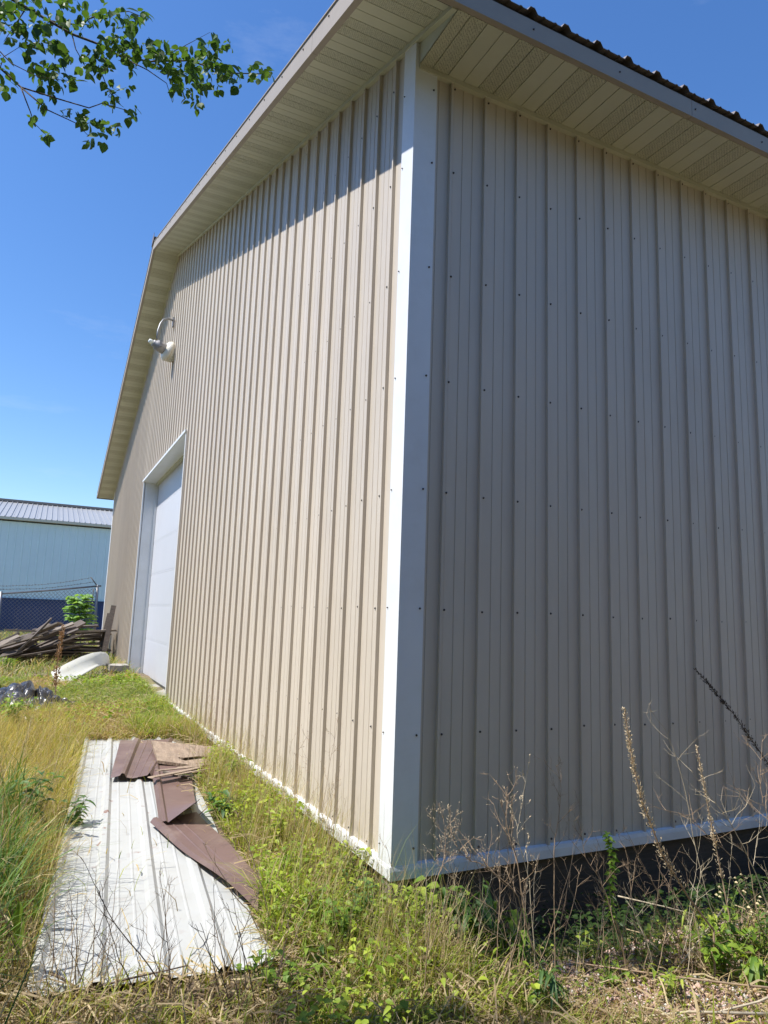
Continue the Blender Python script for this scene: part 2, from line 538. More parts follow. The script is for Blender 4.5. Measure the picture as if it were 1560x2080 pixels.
RX0 = 0.238 - 0.018          # first rib on the shaded wall
LY0 = 0.2885 - 0.0515         # first rib on the sunlit wall
def panel(s0, s1, ribs, mapf, zbot, ztopf, name='siding_panel'):
    pr = profile(s0, s1, ribs)
    mb = MB()
    vs = []
    for s, d in pr:
        vs.append(mapf(s, d, zbot)); vs.append(mapf(s, d, ztopf(s)))
    mb.add(vs, [(2 * i, 2 * i + 2, 2 * i + 3, 2 * i + 1) for i in range(len(pr) - 1)])
    # folded end lips give the sheet its thickness
    mb.add([vs[0], vs[1], mapf(s0, -0.01, ztopf(s0)), mapf(s0, -0.01, zbot)], [(0, 1, 2, 3)])
    return P_(mb, name, 'siding')

# shaded long wall: faces -y, panels of four ribs, each sheet's first rib laps the one before
mapR = lambda s, d, z: (s, -d, z)
edge = [0.0] + [RX0 + 0.026 + 0.9144 * k + 0.002 for k in range(0, 14)]
edge = [e for e in edge if e < BL] + [BL]
for a, b in zip(edge[:-1], edge[1:]):
    ribs = [RX0 + RIB * k for k in range(0, 60) if a < RX0 + RIB * k + 0.03 <= b + 0.03 and RX0 + RIB * k > a - 0.03]
    lap = 0.0008 * (edge.index(a) % 2)
    panel(a - 0.004, b, [RX0 + RIB * k for k in range(-1, 60)], lambda s, d, z, q=lap: (s, -d - q, z), BASE - 0.02, lambda s: 4.66)
# sunlit gable wall: faces -x
DY0, DY1, DZ = 6.53, 10.85, 4.0
ledge = [0.0] + [LY0 + 0.026 + 0.9144 * k + 0.002 for k in range(0, 20)] + [BW, BW / 2, DY0, DY1]
ledge = sorted(e for e in set(ledge) if e <= BW)
for i, (a, b) in enumerate(zip(ledge[:-1], ledge[1:])):
    if b - a < 0.01: continue
    over = a >= DY0 - 1e-6 and b <= DY1 + 1e-6
    q = 0.0008 * (i % 2)
    panel(a - (0.004 if a > 0 and a not in (DY1, BW / 2) else 0), b, [LY0 + RIB * k for k in range(-1, 80)], lambda s, d, z, q=q: (-d - q, s, z),
          DZ + 0.02 if over else BASE - 0.02, lambda s: rake(s) + 0.03)
# far gable and rear wall, plain inner faces so the building is a closed body
mb = MB()
mb.add([(0.03, BW - 0.02, 0.1), (BL, BW - 0.02, 0.1), (BL, BW - 0.02, 4.7), (0.03, BW - 0.02, 4.7)], [(0, 1, 2, 3)])
mb.add([(BL, 0.02, 0.1), (BL, BW - 0.02, 0.1), (BL, BW - 0.02, 4.7), (BL, BW / 2, 7.7), (BL, 0.02, 4.7)], [(0, 1, 2, 3, 4)])
P_(mb, 'rear_wall', 'siding')

# screws
def screw_ring(mb, c, n, r=0.0064, h=0.006):
    c, n = Vector(c), Vector(n)
    u = n.orthogonal().normalized(); w = n.cross(u)
    k = 6
    vs = [c + (u * math.cos(2 * PI * i / k) + w * math.sin(2 * PI * i / k)) * r for i in range(k)]
    vs += [c + n * h + (u * math.cos(2 * PI * i / k) + w * math.sin(2 * PI * i / k)) * r * 0.6 for i in range(k)]
    mb.add(vs, [(i, (i + 1) % k, k + (i + 1) % k, k + i) for i in range(k)] + [tuple(range(k, 2 * k))])
rows = [0.455, 1.016, 1.625, 2.230, 2.834, 3.441, 4.055]
mb = MB()
for k in range(0, 52):
    x = RX0 + RIB * k + 0.029
    if x > BL: break
    for z in rows + [4.585]:
        screw_ring(mb, (x + random.uniform(-.003, .003), -0.001, z + random.uniform(-.006, .006)), (0, -1, 0))
P_(mb, 'wall_screws', 'screw', 'stuff')
mb = MB()
lrows = rows + [4.68 + 0.61 * k for k in range(6)]
for k in range(0, 76):
    y = LY0 + RIB * k + 0.0515
    for z in lrows:
        if z > rake(y) - 0.04 or y > BW - 0.1: continue
        if DY0 < y < DY1 and z < DZ + 0.05: continue
        screw_ring(mb, (-0.001, y + random.uniform(-.003, .003), z + random.uniform(-.006, .006)), (-1, 0, 0))
P_(mb, 'gable_screws', 'screw', 'stuff')
mb = MB()
for z in [0.5] + rows[1:] + [4.5]:
    screw_ring(mb, (0.095, -0.0235, z), (0, -1, 0), 0.006)
    screw_ring(mb, (-0.0235, 0.098, z), (-1, 0, 0), 0.004)
P_(mb, 'trim_screws', 'screw', 'stuff')

# white corner trims (L section with a small hem)
def corner(yc, sgn, ztr):
    mb = MB()
    t = 0.0225
    a = 0.115
    # face on the gable side, face on the long side
    mb.box(-t, -t + 0.0025, *(sorted((yc - sgn * t, yc + sgn * a))), BASE, ztr)
    mb.box(-t + 0.0025, a, *(sorted((yc - sgn * t, yc - sgn * (t - 0.0025)))), BASE, ztr - 0.02)
    mb.box(a, a + 0.002, *(sorted((yc - sgn * t, yc - sgn * 0.001))), BASE, ztr - 0.02)
    mb.box(-t + 0.0002, -0.001, *(sorted((yc + sgn * a, yc + sgn * (a + 0.002)))), BASE, ztr)
    return P_(mb, 'corner_trim', 'white')
corner(0, 1, 4.80)
corner(BW, -1, 4.78)
# white base trim: sloped drip flashing
def basetrim_x(x0, x1):
    mb = MB()
    prof = [(0, 0.0, BASE + 0.012), (0, -0.024, BASE + 0.008), (0, -0.028, BASE - 0.012), (0, -0.028, BASE - 0.052), (0, 0.0, BASE - 0.052)]
    mb.prism(prof, (x0, 0, 0), (x1, 0, 0))
    o = P_(mb, 'base_trim', 'white'); fix(o.data)
def basetrim_y(y0, y1):
    mb = MB()
    prof = [(0.0, 0, BASE + 0.012), (-0.024, 0, BASE + 0.008), (-0.028, 0, BASE - 0.008), (-0.028, 0, BASE - 0.05), (0.0, 0, BASE - 0.05)]
    mb.prism(prof, (0, y0, 0), (0, y1, 0))
    o = P_(mb, 'base_trim', 'white'); fix(o.data)
for a, b in ((-0.028, 3.05), (3.052, 6.1), (6.102, 9.15), (9.152, 12)):
    basetrim_x(a, b)
for a, b in ((0.002, 3.05), (3.052, DY0 - 0.03), (DY1 + 0.03, 14), (14.002, BW)):
    basetrim_y(a, b)
# flaky white foam squeezed out along the gable base
mb = MB()
y = 0.15
while y < 5.4:
    s = random.uniform(0.005, 0.012)
    c = Vector((-0.030 - random.uniform(0, 0.008), y, BASE - random.uniform(-0.008, 0.034)))
    vs = []
    for k in range(6):
        dirs = [(1, 0, 0), (-1, 0, 0), (0, 1, 0), (0, -1, 0), (0, 0, 1), (0, 0, -1)][k]
        vs.append(c + Vector(dirs) * s * random.uniform(0.6, 1.25))
    mb.add(vs, [(0, 2, 4), (2, 1, 4), (1, 3, 4), (3, 0, 4), (2, 0, 5), (1, 2, 5), (3, 1, 5), (0, 3, 5)])
    y += random.uniform(0.008, 0.020) + (0.12 if random.random() < 0.03 else 0)
P_(mb, 'foam_crumbs', 'trash', 'stuff')
# foundation: treated skirt board and posts
mb = MB()
mb.box(0.012, BL, 0.004, 0.05, -0.3, BASE - 0.04)
P_(mb, 'skirt_board', 'skirt')
mb = MB()
mb.box(0.004, 0.05, 0.006, DY0 - 0.02, -0.3, BASE - 0.04)
P_(mb, 'skirt_board', 'skirt')
mb = MB()
mb.box(0.004, 0.05, DY1 + 0.02, BW, -0.3, BASE - 0.04)
P_(mb, 'skirt_board', 'skirt')
mb = MB()
mb.box(-0.012, 0.075, -0.012, 0.08, -0.3, BASE - 0.05)
P_(mb, 'corner_post', 'board_pale')

# soffits
OV = 0.43
ZE = 4.625
pit_len = math.sqrt(1 + PIT * PIT)
def eave_soffit(flip):
    # horizontal planks 0.1 m wide that run across the long wall's eave
    k = 0
    x = 0.079 - 0.1016 * 1
    while x < 9.0:
        x0, x1 = max(x + 0.0022, 0.004), x + 0.1016 - 0.0022
        if x1 > x0 + 0.01:
            mb = MB()
            y0, y1 = -OV + 0.008, -0.024
            mb.box(x0, x1, y0, y1, ZE + random.uniform(-0.0007, 0.0007), ZE + 0.009)
            P_(mb, 'soffit_plank', 'perf' if (k % 4) in (0, 1) else 'soffit')
        x += 0.1016; k += 1
    mb = MB()
    mb.box(0.002, 9.0, -OV + 0.002, -0.002, ZE + 0.010, ZE + 0.013)
    P_(mb, 'soffit_backing', 'gap')
eave_soffit(False)
def rake_soffit():
    # planks that climb with the roof, each lies across the gable overhang
    st = 0.1016
    ylow = -OV + 0.004
    for side in (0, 1):
        L = (BW / 2 - ylow) * pit_len
        n = int(L / st)
        for k in range(n + 1):
            s0 = k * st + 0.0022; s1 = min((k + 1) * st - 0.0022, L - 0.001)
            if s1 - s0 < 0.01: continue
            pts = []
            for s, dz in ((s0, 0), (s1, 0), (s1, 0.009), (s0, 0.009)):
                yy = ylow + s / pit_len
                zz = 4.79 + PIT * yy + dz
                if side: yy = BW - yy
                pts.append((0, yy, zz))
            mb = MB()
            mb.prism(pts, (-OV + 0.008, 0, 0), (-0.024, 0, 0))
            o = P_(mb, 'soffit_plank', 'perf' if (k % 4) in (1, 2) else 'soffit'); fix(o.data)
    mb = MB()
    za = lambda yy: 4.79 + PIT * min(yy, BW - yy) + 0.0105
    for a, b in ((ylow, BW / 2), (BW / 2, BW - ylow)):
        mb.add([(-OV + 0.002, a, za(a)), (-0.002, a, za(a)), (-0.002, b, za(b)), (-OV + 0.002, b, za(b))], [(0, 1, 2, 3)])
    P_(mb, 'soffit_backing', 'gap')
rake_soffit()
# channels that close the soffits against the walls
mb = MB(); mb.box(0.0, 9.0, -0.032, -0.0005, ZE - 0.028, ZE - 0.001)
P_(mb, 'soffit_channel', 'soffit')
for side in (0, 1):
    mb = MB()
    ya, yb = -OV + 0.01, BW / 2
    pr = [(0, 0, -0.030), (0, 0, -0.001)]
    q = []
    for yy in (ya, yb):
        z = 4.79 + PIT * yy
        y_ = BW - yy if side else yy
        for x in (-0.031, -0.001):
            for dz in (-0.028, -0.001):
                q.append((x, y_, z + dz))
    mb.add(q, [(0, 1, 3, 2), (4, 6, 7, 5), (0, 2, 6, 4), (1, 5, 7, 3), (0, 4, 5, 1), (2, 3, 7, 6)])
    o = P_(mb, 'soffit_channel', 'soffit'); fix(o.data)
# vertical closure between the climbing soffit and the level one, at the corner
mb = MB()
mb.add([(0.001, -0.024, ZE), (0.001, -OV, ZE), (0.001, -OV, 4.79 - PIT * OV), (0.001, -0.024, 4.79 - 0.008)], [(0, 1, 2, 3)])
mb.add([(-0.0015, -0.024, ZE), (-0.0015, -OV, ZE), (-0.0015, -OV, 4.79 - PIT * OV), (-0.0015, -0.024, 4.79 - 0.008)], [(3, 2, 1, 0)])
P_(mb, 'soffit_closure', 'soffit')

# fascia boards
FB, FT = ZE + 0.003, 4.737
def eave_fascia(y_out, sgn):
    for a, b in ((-OV - 0.022, 1.640), (1.643, 4.69), (4.693, 7.74), (7.743, 12.0)):
        mb = MB()
        mb.box(a, b, *sorted((y_out - sgn * 0.012, y_out - sgn * 0.025)), FB, FT)
        mb.box(a, b, *sorted((y_out - sgn * 0.0115, y_out + sgn * 0.012)), FB, FB + 0.005)
        P_(mb, 'fascia_board', 'taupe')
eave_fascia(-OV, 1)
eave_fascia(BW + OV, -1)
def rake_fascia(side):
    seams = [-OV, 0.55, 3.66, 6.7, BW / 2]
    if side: seams = [-OV, 2.4, 5.5, BW / 2]
    for a, b in zip(seams[:-1], seams[1:]):
        q = []
        for yy in (a + (0.0015 if a > -OV else 0), b - 0.0015 if b < BW / 2 else b):
            z = 4.79 + PIT * yy
            y_ = BW - yy if side else yy
            q.append((y_, z))
        mb = MB()
        (ya, zA), (yb, zB) = q
        for x0, x1, d0, d1 in ((-OV - 0.014, -OV, -0.012, 0.124), (-OV - 0.0005, -OV + 0.024, -0.012, -0.004), (-OV - 0.022, -OV + 0.05, 0.1245, 0.133)):
            vs = [(x0, ya, zA + d0), (x1, ya, zA + d0), (x1, ya, zA + d1), (x0, ya, zA + d1), (x0, yb, zB + d0), (x1, yb, zB + d0), (x1, yb, zB + d1), (x0, yb, zB + d1)]
            mb.add(vs, [(0, 3, 2, 1), (4, 5, 6, 7), (0, 1, 5, 4), (1, 2, 6, 5), (2, 3, 7, 6), (3, 0, 4, 7)])
        o = P_(mb, 'rake_trim', 'taupe'); fix(o.data)
rake_fascia(0); rake_fascia(1)
mb = MB()
for y in np.arange(-0.2, BW / 2, 0.46):
    screw_ring(mb, (-OV - 0.0142, y, rake(max(y, 0)) + 0.09 - (PIT * -y * -1 if y < 0 else 0)), (-1, 0, 0), 0.007)
for y in np.arange(0.2, BW / 2, 0.61):
    screw_ring(mb, (-OV - 0.0142, BW - y, 4.79 + PIT * y + 0.09), (-1, 0, 0), 0.007)
for x in np.arange(0.45, 12, 0.61):
    screw_ring(mb, (x, -OV - 0.0252, 4.685), (0, -1, 0), 0.006)
P_(mb, 'fascia_screws', 'screw', 'stuff')

# ribbed roof sheets
ROX = 0.434
def roof_panel(x0, x1, side, ribs):
    pr = []
    p0 = [(x0, 0.0)]
    for c in ribs:
        for ds, d in ((-0.034, 0), (-0.014, 0.030), (0.014, 0.030), (0.034, 0)):
            p0.append((c + ds, d))
        for mc in (c + RIB * 0.33, c + RIB * 0.67):
            for ds, d in ((-0.012, 0), (-0.005, 0.006), (0.005, 0.006), (0.012, 0)):
                p0.append((mc + ds, d))
    p0 = sorted([p for p in p0 if x0 <= p[0] <= x1]); p0.append((x1, 0.0))
    out = [p0[0]]
    for p in p0[1:]:
        if p[0] - out[-1][0] > 1e-4: out.append(p)
    mb = MB(); vs = []
    ye = -OV - 0.04
    for x, d in out:
        for yy in (ye, BW / 2):
            z = 4.79 + PIT * yy + 0.137 + d
            y_ = BW - yy if side else yy
            vs.append((x, y_, z))
    n = len(out)
    mb.add(vs, [(2 * i, 2 * i + 2, 2 * i + 3, 2 * i + 1) for i in range(n - 1)])
    # thickness at the eave edge
    vs2 = [Vector(vs[2 * i]) for i in range(n)] + [Vector(vs[2 * i]) - Vector((0, 0, 0.004)) for i in range(n)]
    vs3 = [Vector(vs[2 * i + 1]) - Vector((0, 0, 0.004)) for i in range(n)]
    b = len(mb.v)
    mb.add(vs2 + vs3, [(i, n + i, n + i + 1, i + 1) for i in range(n - 1)] + [(n + i, 2 * n + i, 2 * n + i + 1, n + i + 1) for i in range(n - 1)])
    P_(mb, 'roof_panel', 'roof')
xe = [-OV + 0.0] + [ROX + 0.036 + 0.9144 * k for k in range(0, 14)]
xe = [e for e in xe if e < 12.0] + [12.0]
for side in (0, 1):
    for a, b in zip(xe[:-1], xe[1:]):
        roof_panel(a, b, side, [ROX + RIB * k for k in range(-3, 60)])
mb = MB()
zr = 4.79 + PIT * BW / 2 + 0.145
for sg in (-1, 1):
    mb.add([(-OV - 0.03, BW / 2, zr + 0.045), (12, BW / 2, zr + 0.045), (12, BW / 2 + sg * 0.2, zr - 0.02), (-OV - 0.03, BW / 2 + sg * 0.2, zr - 0.02)], [(0, 1, 2, 3)])
mb.box(-OV - 0.034, -OV - 0.029, BW / 2 - 0.12, BW / 2 + 0.12, zr - 0.03, zr + 0.09)
P_(mb, 'ridge_cap', 'roof')
# sub-fascia so the roof edge is closed
mb = MB()
mb.box(-OV + 0.001, 12, -OV + 0.001, -OV + 0.03, ZE + 0.02, 4.775)
P_(mb, 'eave_closure', 'gap')

# overhead door in its recess
RD = 0.25
dr = empty('overhead_door', (0, 0, 0)); dr.parent = bld; dr.matrix_parent_inverse = Matrix.Translation((0, 0, -0.3))
DB = 0.40
joints = [DB, 1.03, 1.64, 2.215, 2.83, 3.50, 4.02]
for a, b in zip(joints[:-1], joints[1:]):
    mb = MB()
    mb.box(RD, RD + 0.045, DY0 + 0.03, DY1 - 0.03, a + 0.001, b - 0.001)
    # shallow pressed lines across each section
    mb.box(RD - 0.0015, RD, DY0 + 0.03, DY1 - 0.03, a + 0.03, b - 0.03)
    mb.build('door_section', 'door', dr)
mb = MB(); mb.box(RD + 0.05, RD + 0.06, DY0, DY1, DB, DZ)
mb.build('door_backing', 'gap', dr)
mb = MB(); mb.box(RD - 0.006, RD + 0.04, DY0 + 0.03, DY1 - 0.03, DB - 0.03, DB)
mb.build('bottom_seal', 'gap', dr)
df = empty('door_frame', (0, 0, 0)); df.parent = bld; df.matrix_parent_inverse = Matrix.Translation((0, 0, -0.3))
for y0, y1, ys in ((DY0 - 0.03, DY0, 1), (DY1, DY1 + 0.03, -1)):
    mb = MB()
    mb.box(-0.026, RD - 0.001, y0, y1, 0.33, DZ)
    mb.build('jamb', 'white', df)
    mb = MB()
    ya, yb = (y1, y1 + 0.028) if ys > 0 else (y0 - 0.028, y0)
    mb.box(RD - 0.045, RD - 0.004, ya, yb, 0.33, DZ - 0.03)
    mb.build('door_stop', 'white', df)
    # small face flange on the wall
    mb = MB()
    ya, yb = (y0 - 0.03, y0 - 0.0005) if ys > 0 else (y1 + 0.0005, y1 + 0.03)
    mb.box(-0.0235, -0.0205, ya, yb, 0.40, DZ + 0.03)
    mb.build('jamb_flange', 'white' if ys < 0 else 'siding', df)
mb = MB()
mb.box(-0.026, RD - 0.001, DY0 - 0.03, DY1 + 0.03, DZ + 0.0005, DZ + 0.03)
mb.build('header', 'white', df)
mb = MB()
mb.box(-0.045, -0.026, DY0 - 0.05, DY1 + 0.05, DZ + 0.006, DZ + 0.04)
mb.build('header_drip', 'white', df)
mb = MB(); mb.box(RD - 0.05, RD - 0.004, DY0 + 0.0005, DY1 - 0.0005, DZ - 0.035, DZ - 0.0005)
mb.build('header_stop', 'soffit', df)
mb = MB(); mb.box(-0.1, RD + 0.08, DY0 - 0.0, DY1, -0.2, DB - 0.035)
P_(mb, 'concrete_sill', 'concrete')

# ------------------------------------------------------------------ security lamp on the gable
def lathe(mb, prof, org, axis, n=20):
    axis = Vector(axis).normalized(); u = axis.orthogonal().normalized(); w = axis.cross(u)
    org = Vector(org); vs = []; fs = []
    for (r, h) in prof:
        for k in range(n):
            a = 2 * PI * k / n
            vs.append(org + axis * h + (u * math.cos(a) + w * math.sin(a)) * r)
    for i in range(len(prof) - 1):
        for k in range(n):
            k2 = (k + 1) % n
            fs.append((i * n + k, i * n + k2, (i + 1) * n + k2, (i + 1) * n + k))
    fs.append(tuple(range(n))); fs.append(tuple((len(prof) - 1) * n + k for k in range(n)))
    mb.add(vs, fs)
LY = 8.62
lp = empty('security_lamp', at(356, 655, 1, LY), label='grey dusk-to-dawn lamp on a curved pipe arm near the gable peak', cat='lamp')
def LPB(mb, name, m, smooth=True):
    o = mb.build(name, m, None, None, smooth); fix(o.data)
    o.parent = lp; o.matrix_parent_inverse = Matrix.Translation(-lp.location); return o
wall_pt = at(357, 653, 1, LY); wall_pt.x = -0.02
A = [wall_pt, at(350, 650, 1, LY - 0.03), at(341, 647, 1, LY - 0.06), at(332, 650, 1, LY - 0.10), at(326, 658, 1, LY - 0.14), at(321, 672, 1, LY - 0.18), at(319, 688, 1, LY - 0.22)]
mb = MB(); mb.tube(A, 0.019, 10); LPB(mb, 'pipe_arm', 'galv')
mb = MB(); mb.box(-0.045, -0.019, wall_pt.y - 0.05, wall_pt.y + 0.05, wall_pt.z - 0.10, wall_pt.z + 0.05); LPB(mb, 'mounting_plate', 'grey_metal', False)
pc = at(302, 691, 1, LY - 0.30)      # photocell tip
ce = at(344, 715, 1, LY - 0.22)      # refractor bottom
ax = (ce - pc); Ltot = ax.length; ax.normalize()
mb = MB(); lathe(mb, [(0.0001, 0), (0.030, 0.004), (0.037, 0.03), (0.037, 0.075)], pc, ax, 16); LPB(mb, 'photocell', 'glass_dome')
mb = MB(); lathe(mb, [(0.045, 0.07), (0.058, 0.08), (0.060, 0.12), (0.085, 0.13), (0.092, 0.27), (0.075, 0.29)], pc, ax, 20); LPB(mb, 'ballast_housing', 'grey_metal')
mb = MB(); mb.obox(pc + ax * 0.2 + Vector((0, -0.08, 0.02)), (0.02, 0, 0), (0, 0.03, 0), (0, 0, 0.05)); LPB(mb, 'latch', 'grey_metal', False)
mb = MB(); lathe(mb, [(0.10, 0.275), (0.150, 0.30), (0.172, 0.335), (0.176, 0.36), (0.168, 0.363)], pc, ax, 28); LPB(mb, 'reflector', 'lens')
mb = MB()
pr = []
for i, h in enumerate(np.linspace(0.364, 0.47, 9)):
    pr.append((0.160 - 0.02 * (i / 8) ** 2 + (0.004 if i % 2 else 0), h))
pr.append((0.11, 0.485)); pr.append((0.02, 0.49))
lathe(mb, pr, pc, ax, 28); LPB(mb, 'refractor', 'lens')

# ------------------------------------------------------------------ the blue metal building far behind
YB = 31.0
fb = empty('blue_building', (-3, YB, 0.3), label='pale blue metal building with navy lower band and grey seamed roof', cat='building')
def FBP(mb, name, m, kind=None):
    o = mb.build(name, m, None, kind); o.parent = fb; o.matrix_parent_inverse = Matrix.Translation(-fb.location); return o
zt = at(0, 1057, 1, YB).z
znv = 1.84
def far_panel(x0, x1, z0, z1, yy, nm, m):
    pts = []
    k = 0
    x = x0
    while x < x1 - 1e-4:
        for ds, d in ((0.0, 0), (0.24, 0), (0.255, 0.02), (0.29, 0.02), (0.304, 0)):
            if x + ds < x1: pts.append((x + ds, d))
        x += 0.3048
    pts.append((x1, 0))
    mb = MB(); vs = []
    for px, d in pts:
        vs += [(px, yy - d, z0), (px, yy - d, z1)]
    mb.add(vs, [(2 * i, 2 * i + 2, 2 * i + 3, 2 * i + 1) for i in range(len(pts) - 1)])
    FBP(mb, nm, m)
x = -22.0
while x < 16:
    far_panel(x, x + 0.9144, znv + 0.02, zt, YB, 'wall_panel', 'blue')
    x += 0.9144
x = -22.0
while x < 16:
    far_panel(x, x + 0.9144, 0.2, znv, YB - 0.03, 'band_panel', 'navy')
    x += 0.9144
mb = MB(); mb.box(-22, 16, YB - 0.08, YB - 0.001, znv, znv + 0.02); FBP(mb, 'band_trim', 'navy')
mb = MB(); mb.box(-22.2, 16.2, YB - 0.24, YB + 0.3, zt + 0.06, zt + 0.16); FBP(mb, 'gutter', 'soffit')
rr = at(0, 1017, 1, YB + 5.6)
mb = MB(); mb.box(-22, 16, YB + 0.3, YB + 11.4, 0.2, zt - 0.05); FBP(mb, 'building_core', 'blue')
x = -22.2
while x < 16.2:
    mb = MB()
    for s in (0, 1):
        ye = YB - 0.22 if s == 0 else YB + 11.4
        mb.add([(x + 0.002, ye, zt + 0.17), (x + 0.912, ye, zt + 0.17), (x + 0.912, YB + 5.6, rr.z), (x + 0.002, YB + 5.6, rr.z)], [(0, 1, 2, 3)])
        for k in range(4):
            xa = x + 0.2286 * k + 0.1
            mb.add([(xa, ye, zt + 0.165), (xa + 0.05, ye, zt + 0.165), (xa + 0.05, YB + 5.6, rr.z), (xa, YB + 5.6, rr.z),
                    (xa + 0.012, ye, zt + 0.205), (xa + 0.038, ye, zt + 0.205), (xa + 0.038, YB + 5.6, rr.z + 0.04), (xa + 0.012, YB + 5.6, rr.z + 0.04)],
                   [(4, 5, 6, 7), (0, 1, 5, 4), (1, 2, 6, 5), (3, 0, 4, 7)])
    FBP(mb, 'roof_sheet', 'lav')
    x += 0.9144
mb = MB()
mb.box(-22.2, 16.2, YB + 5.35, YB + 5.85, rr.z - 0.02, rr.z + 0.10); FBP(mb, 'ridge_cap', 'roof')

# ------------------------------------------------------------------ chain-link fence
YF = 19.0
fe = empty('chain_link_fence', (-2, YF, 0.4), label='rusty chain-link fence with barbed wire and a sagging top rail', cat='fence')
def FEP(mb, name, m, kind=None):
    o = mb.build(name, m, None, kind, True); o.parent = fe; o.matrix_parent_inverse = Matrix.Translation(-fe.location); return o
ptop = at(198, 1191, 1, YF); pbase = Vector((ptop.x + 0.05, YF, 0.35))
mb = MB(); mb.tube([pbase, ptop + Vector((0, 0, 0.04))], 0.038, 10); FEP(mb, 'post', 'galv')
l0 = at(2, 1206, 1, YF)
l1 = l0 + (l0 - ptop)
l2 = l1 + Vector((l0.x - ptop.x, 0, 0.1))
for p in (l0, l1, l2):
    mb = MB(); mb.tube([Vector((p.x + 0.02, YF, 0.35)), p + Vector((0, 0, 0.06))], 0.038, 10); FEP(mb, 'post', 'galv')
mb = MB(); mb.tube([ptop + Vector((0.1, 0, 0.02)), l0 + (ptop - l0) * 0.5 + Vector((0, 0, -0.012)), l0, l1, l2], 0.024, 8); FEP(mb, 'top_rail', 'galv')
armt = at(185, 1173, 1, YF - 0.05)
mb = MB(); mb.tube([ptop, armt], 0.016, 6); FEP(mb, 'barb_arm', 'wire')
for u0, v0, v1 in ((185, 1173.5, 1190), (189, 1182, 1197)):
    a = at(u0, v0, 1, YF); b = at(0, v1, 1, YF)
    pts = []
    for i in range(25):
        t = i / 24
        p = a.lerp(b, t); p.z += -0.07 * math.sin(PI * t) + random.uniform(-0.008, 0.008)
        pts.append(p)
    d = pts[-1] - pts[0]
    pts.append(pts[-1] + d)
    mb = MB(); mb.tube(pts, 0.006, 4)
    for i in range(30):
        t = i / 29
        j = min(int(t * 24), 23); c = pts[j].lerp(pts[j + 1], t * 24 - j)
        for _ in range(2):
            dv = Vector((random.uniform(-1, 1), random.uniform(-1, 1), random.uniform(-1, 1))).normalized() * 0.022
            mb.tube([c - dv, c + dv], 0.004, 3)
    FEP(mb, 'barbed_wire', 'wire')
mb = MB(); q = at(190, 1195, 1, YF - 0.02); mb.tube([q, q + Vector((0, 0, -0.45))], 0.012, 6); FEP(mb, 'brace_rod', 'wire')
mb = MB()
def mesh_between(xa, xb, za, zb, zbot=0.42, step=0.105):
    # two families of slanted wires
    wdt = xb - xa
    k = -40
    while k < 60:
        for sg in (1, -1):
            # line z = zbot + sg*(x-xk)*1.0
            xk = xa + k * step
            p = []
            for x in (xa, xb):
                z = zbot + sg * (x - xk)
                p.append((x, z))
            (x0, z0), (x1, z1) = p
            # clip to zbot..top
            def top(x): return za + (zb - za) * (x - xa) / wdt - 0.03
            ts = []
            N = 60
            ok = [i / N for i in range(N + 1) if zbot <= z0 + (z1 - z0) * i / N <= top(x0 + (x1 - x0) * i / N)]
            if len(ok) > 1:
                a, b = ok[0], ok[-1]
                mb.tube([(x0 + (x1 - x0) * a, YF, z0 + (z1 - z0) * a), (x0 + (x1 - x0) * b, YF, z0 + (z1 - z0) * b)], 0.0045, 3, False)
        k += 1
mesh_between(l0.x, ptop.x, l0.z, ptop.z)
mesh_between(l1.x, l0.x, l1.z, l0.z)
FEP(mb, 'wire_mesh', 'galv', 'stuff')

# ------------------------------------------------------------------ board pile
def rand_board(name, c, length, w, t, yaw, pitch, roll, m, label, group):
    mb = MB()
    n = 5
    L = length / 2
    vs, fs = [], []
    bend = random.uniform(-0.01, 0.01) * length
    for i in range(n + 1):
        f = i / n
        x = -L + length * f
        z = bend * math.sin(PI * f)
        j = random.uniform(-0.003, 0.003)
        for sy, sz in ((-1, -1), (1, -1), (1, 1), (-1, 1)):
            vs.append((x + (random.uniform(-0.02, 0.02) if i in (0, n) else 0), sy * w / 2 + j, sz * t / 2 + z))
    for i in range(n):
        for k in range(4):
            k2 = (k + 1) % 4
            fs.append((i * 4 + k, (i + 1) * 4 + k, (i + 1) * 4 + k2, i * 4 + k2))
    fs.append((0, 1, 2, 3)); fs.append((n * 4 + 3, n * 4 + 2, n * 4 + 1, n * 4))
    mb.add(vs, fs)
    o = mb.build(name, m)
    from mathutils import Euler
    o.location = c
    o.rotation_euler = Euler((roll, pitch, yaw), 'XYZ')
    tag(o, label, 'board', group)
    return o
YP = 15.2
gname = 'weathered boards heaped by the fence'
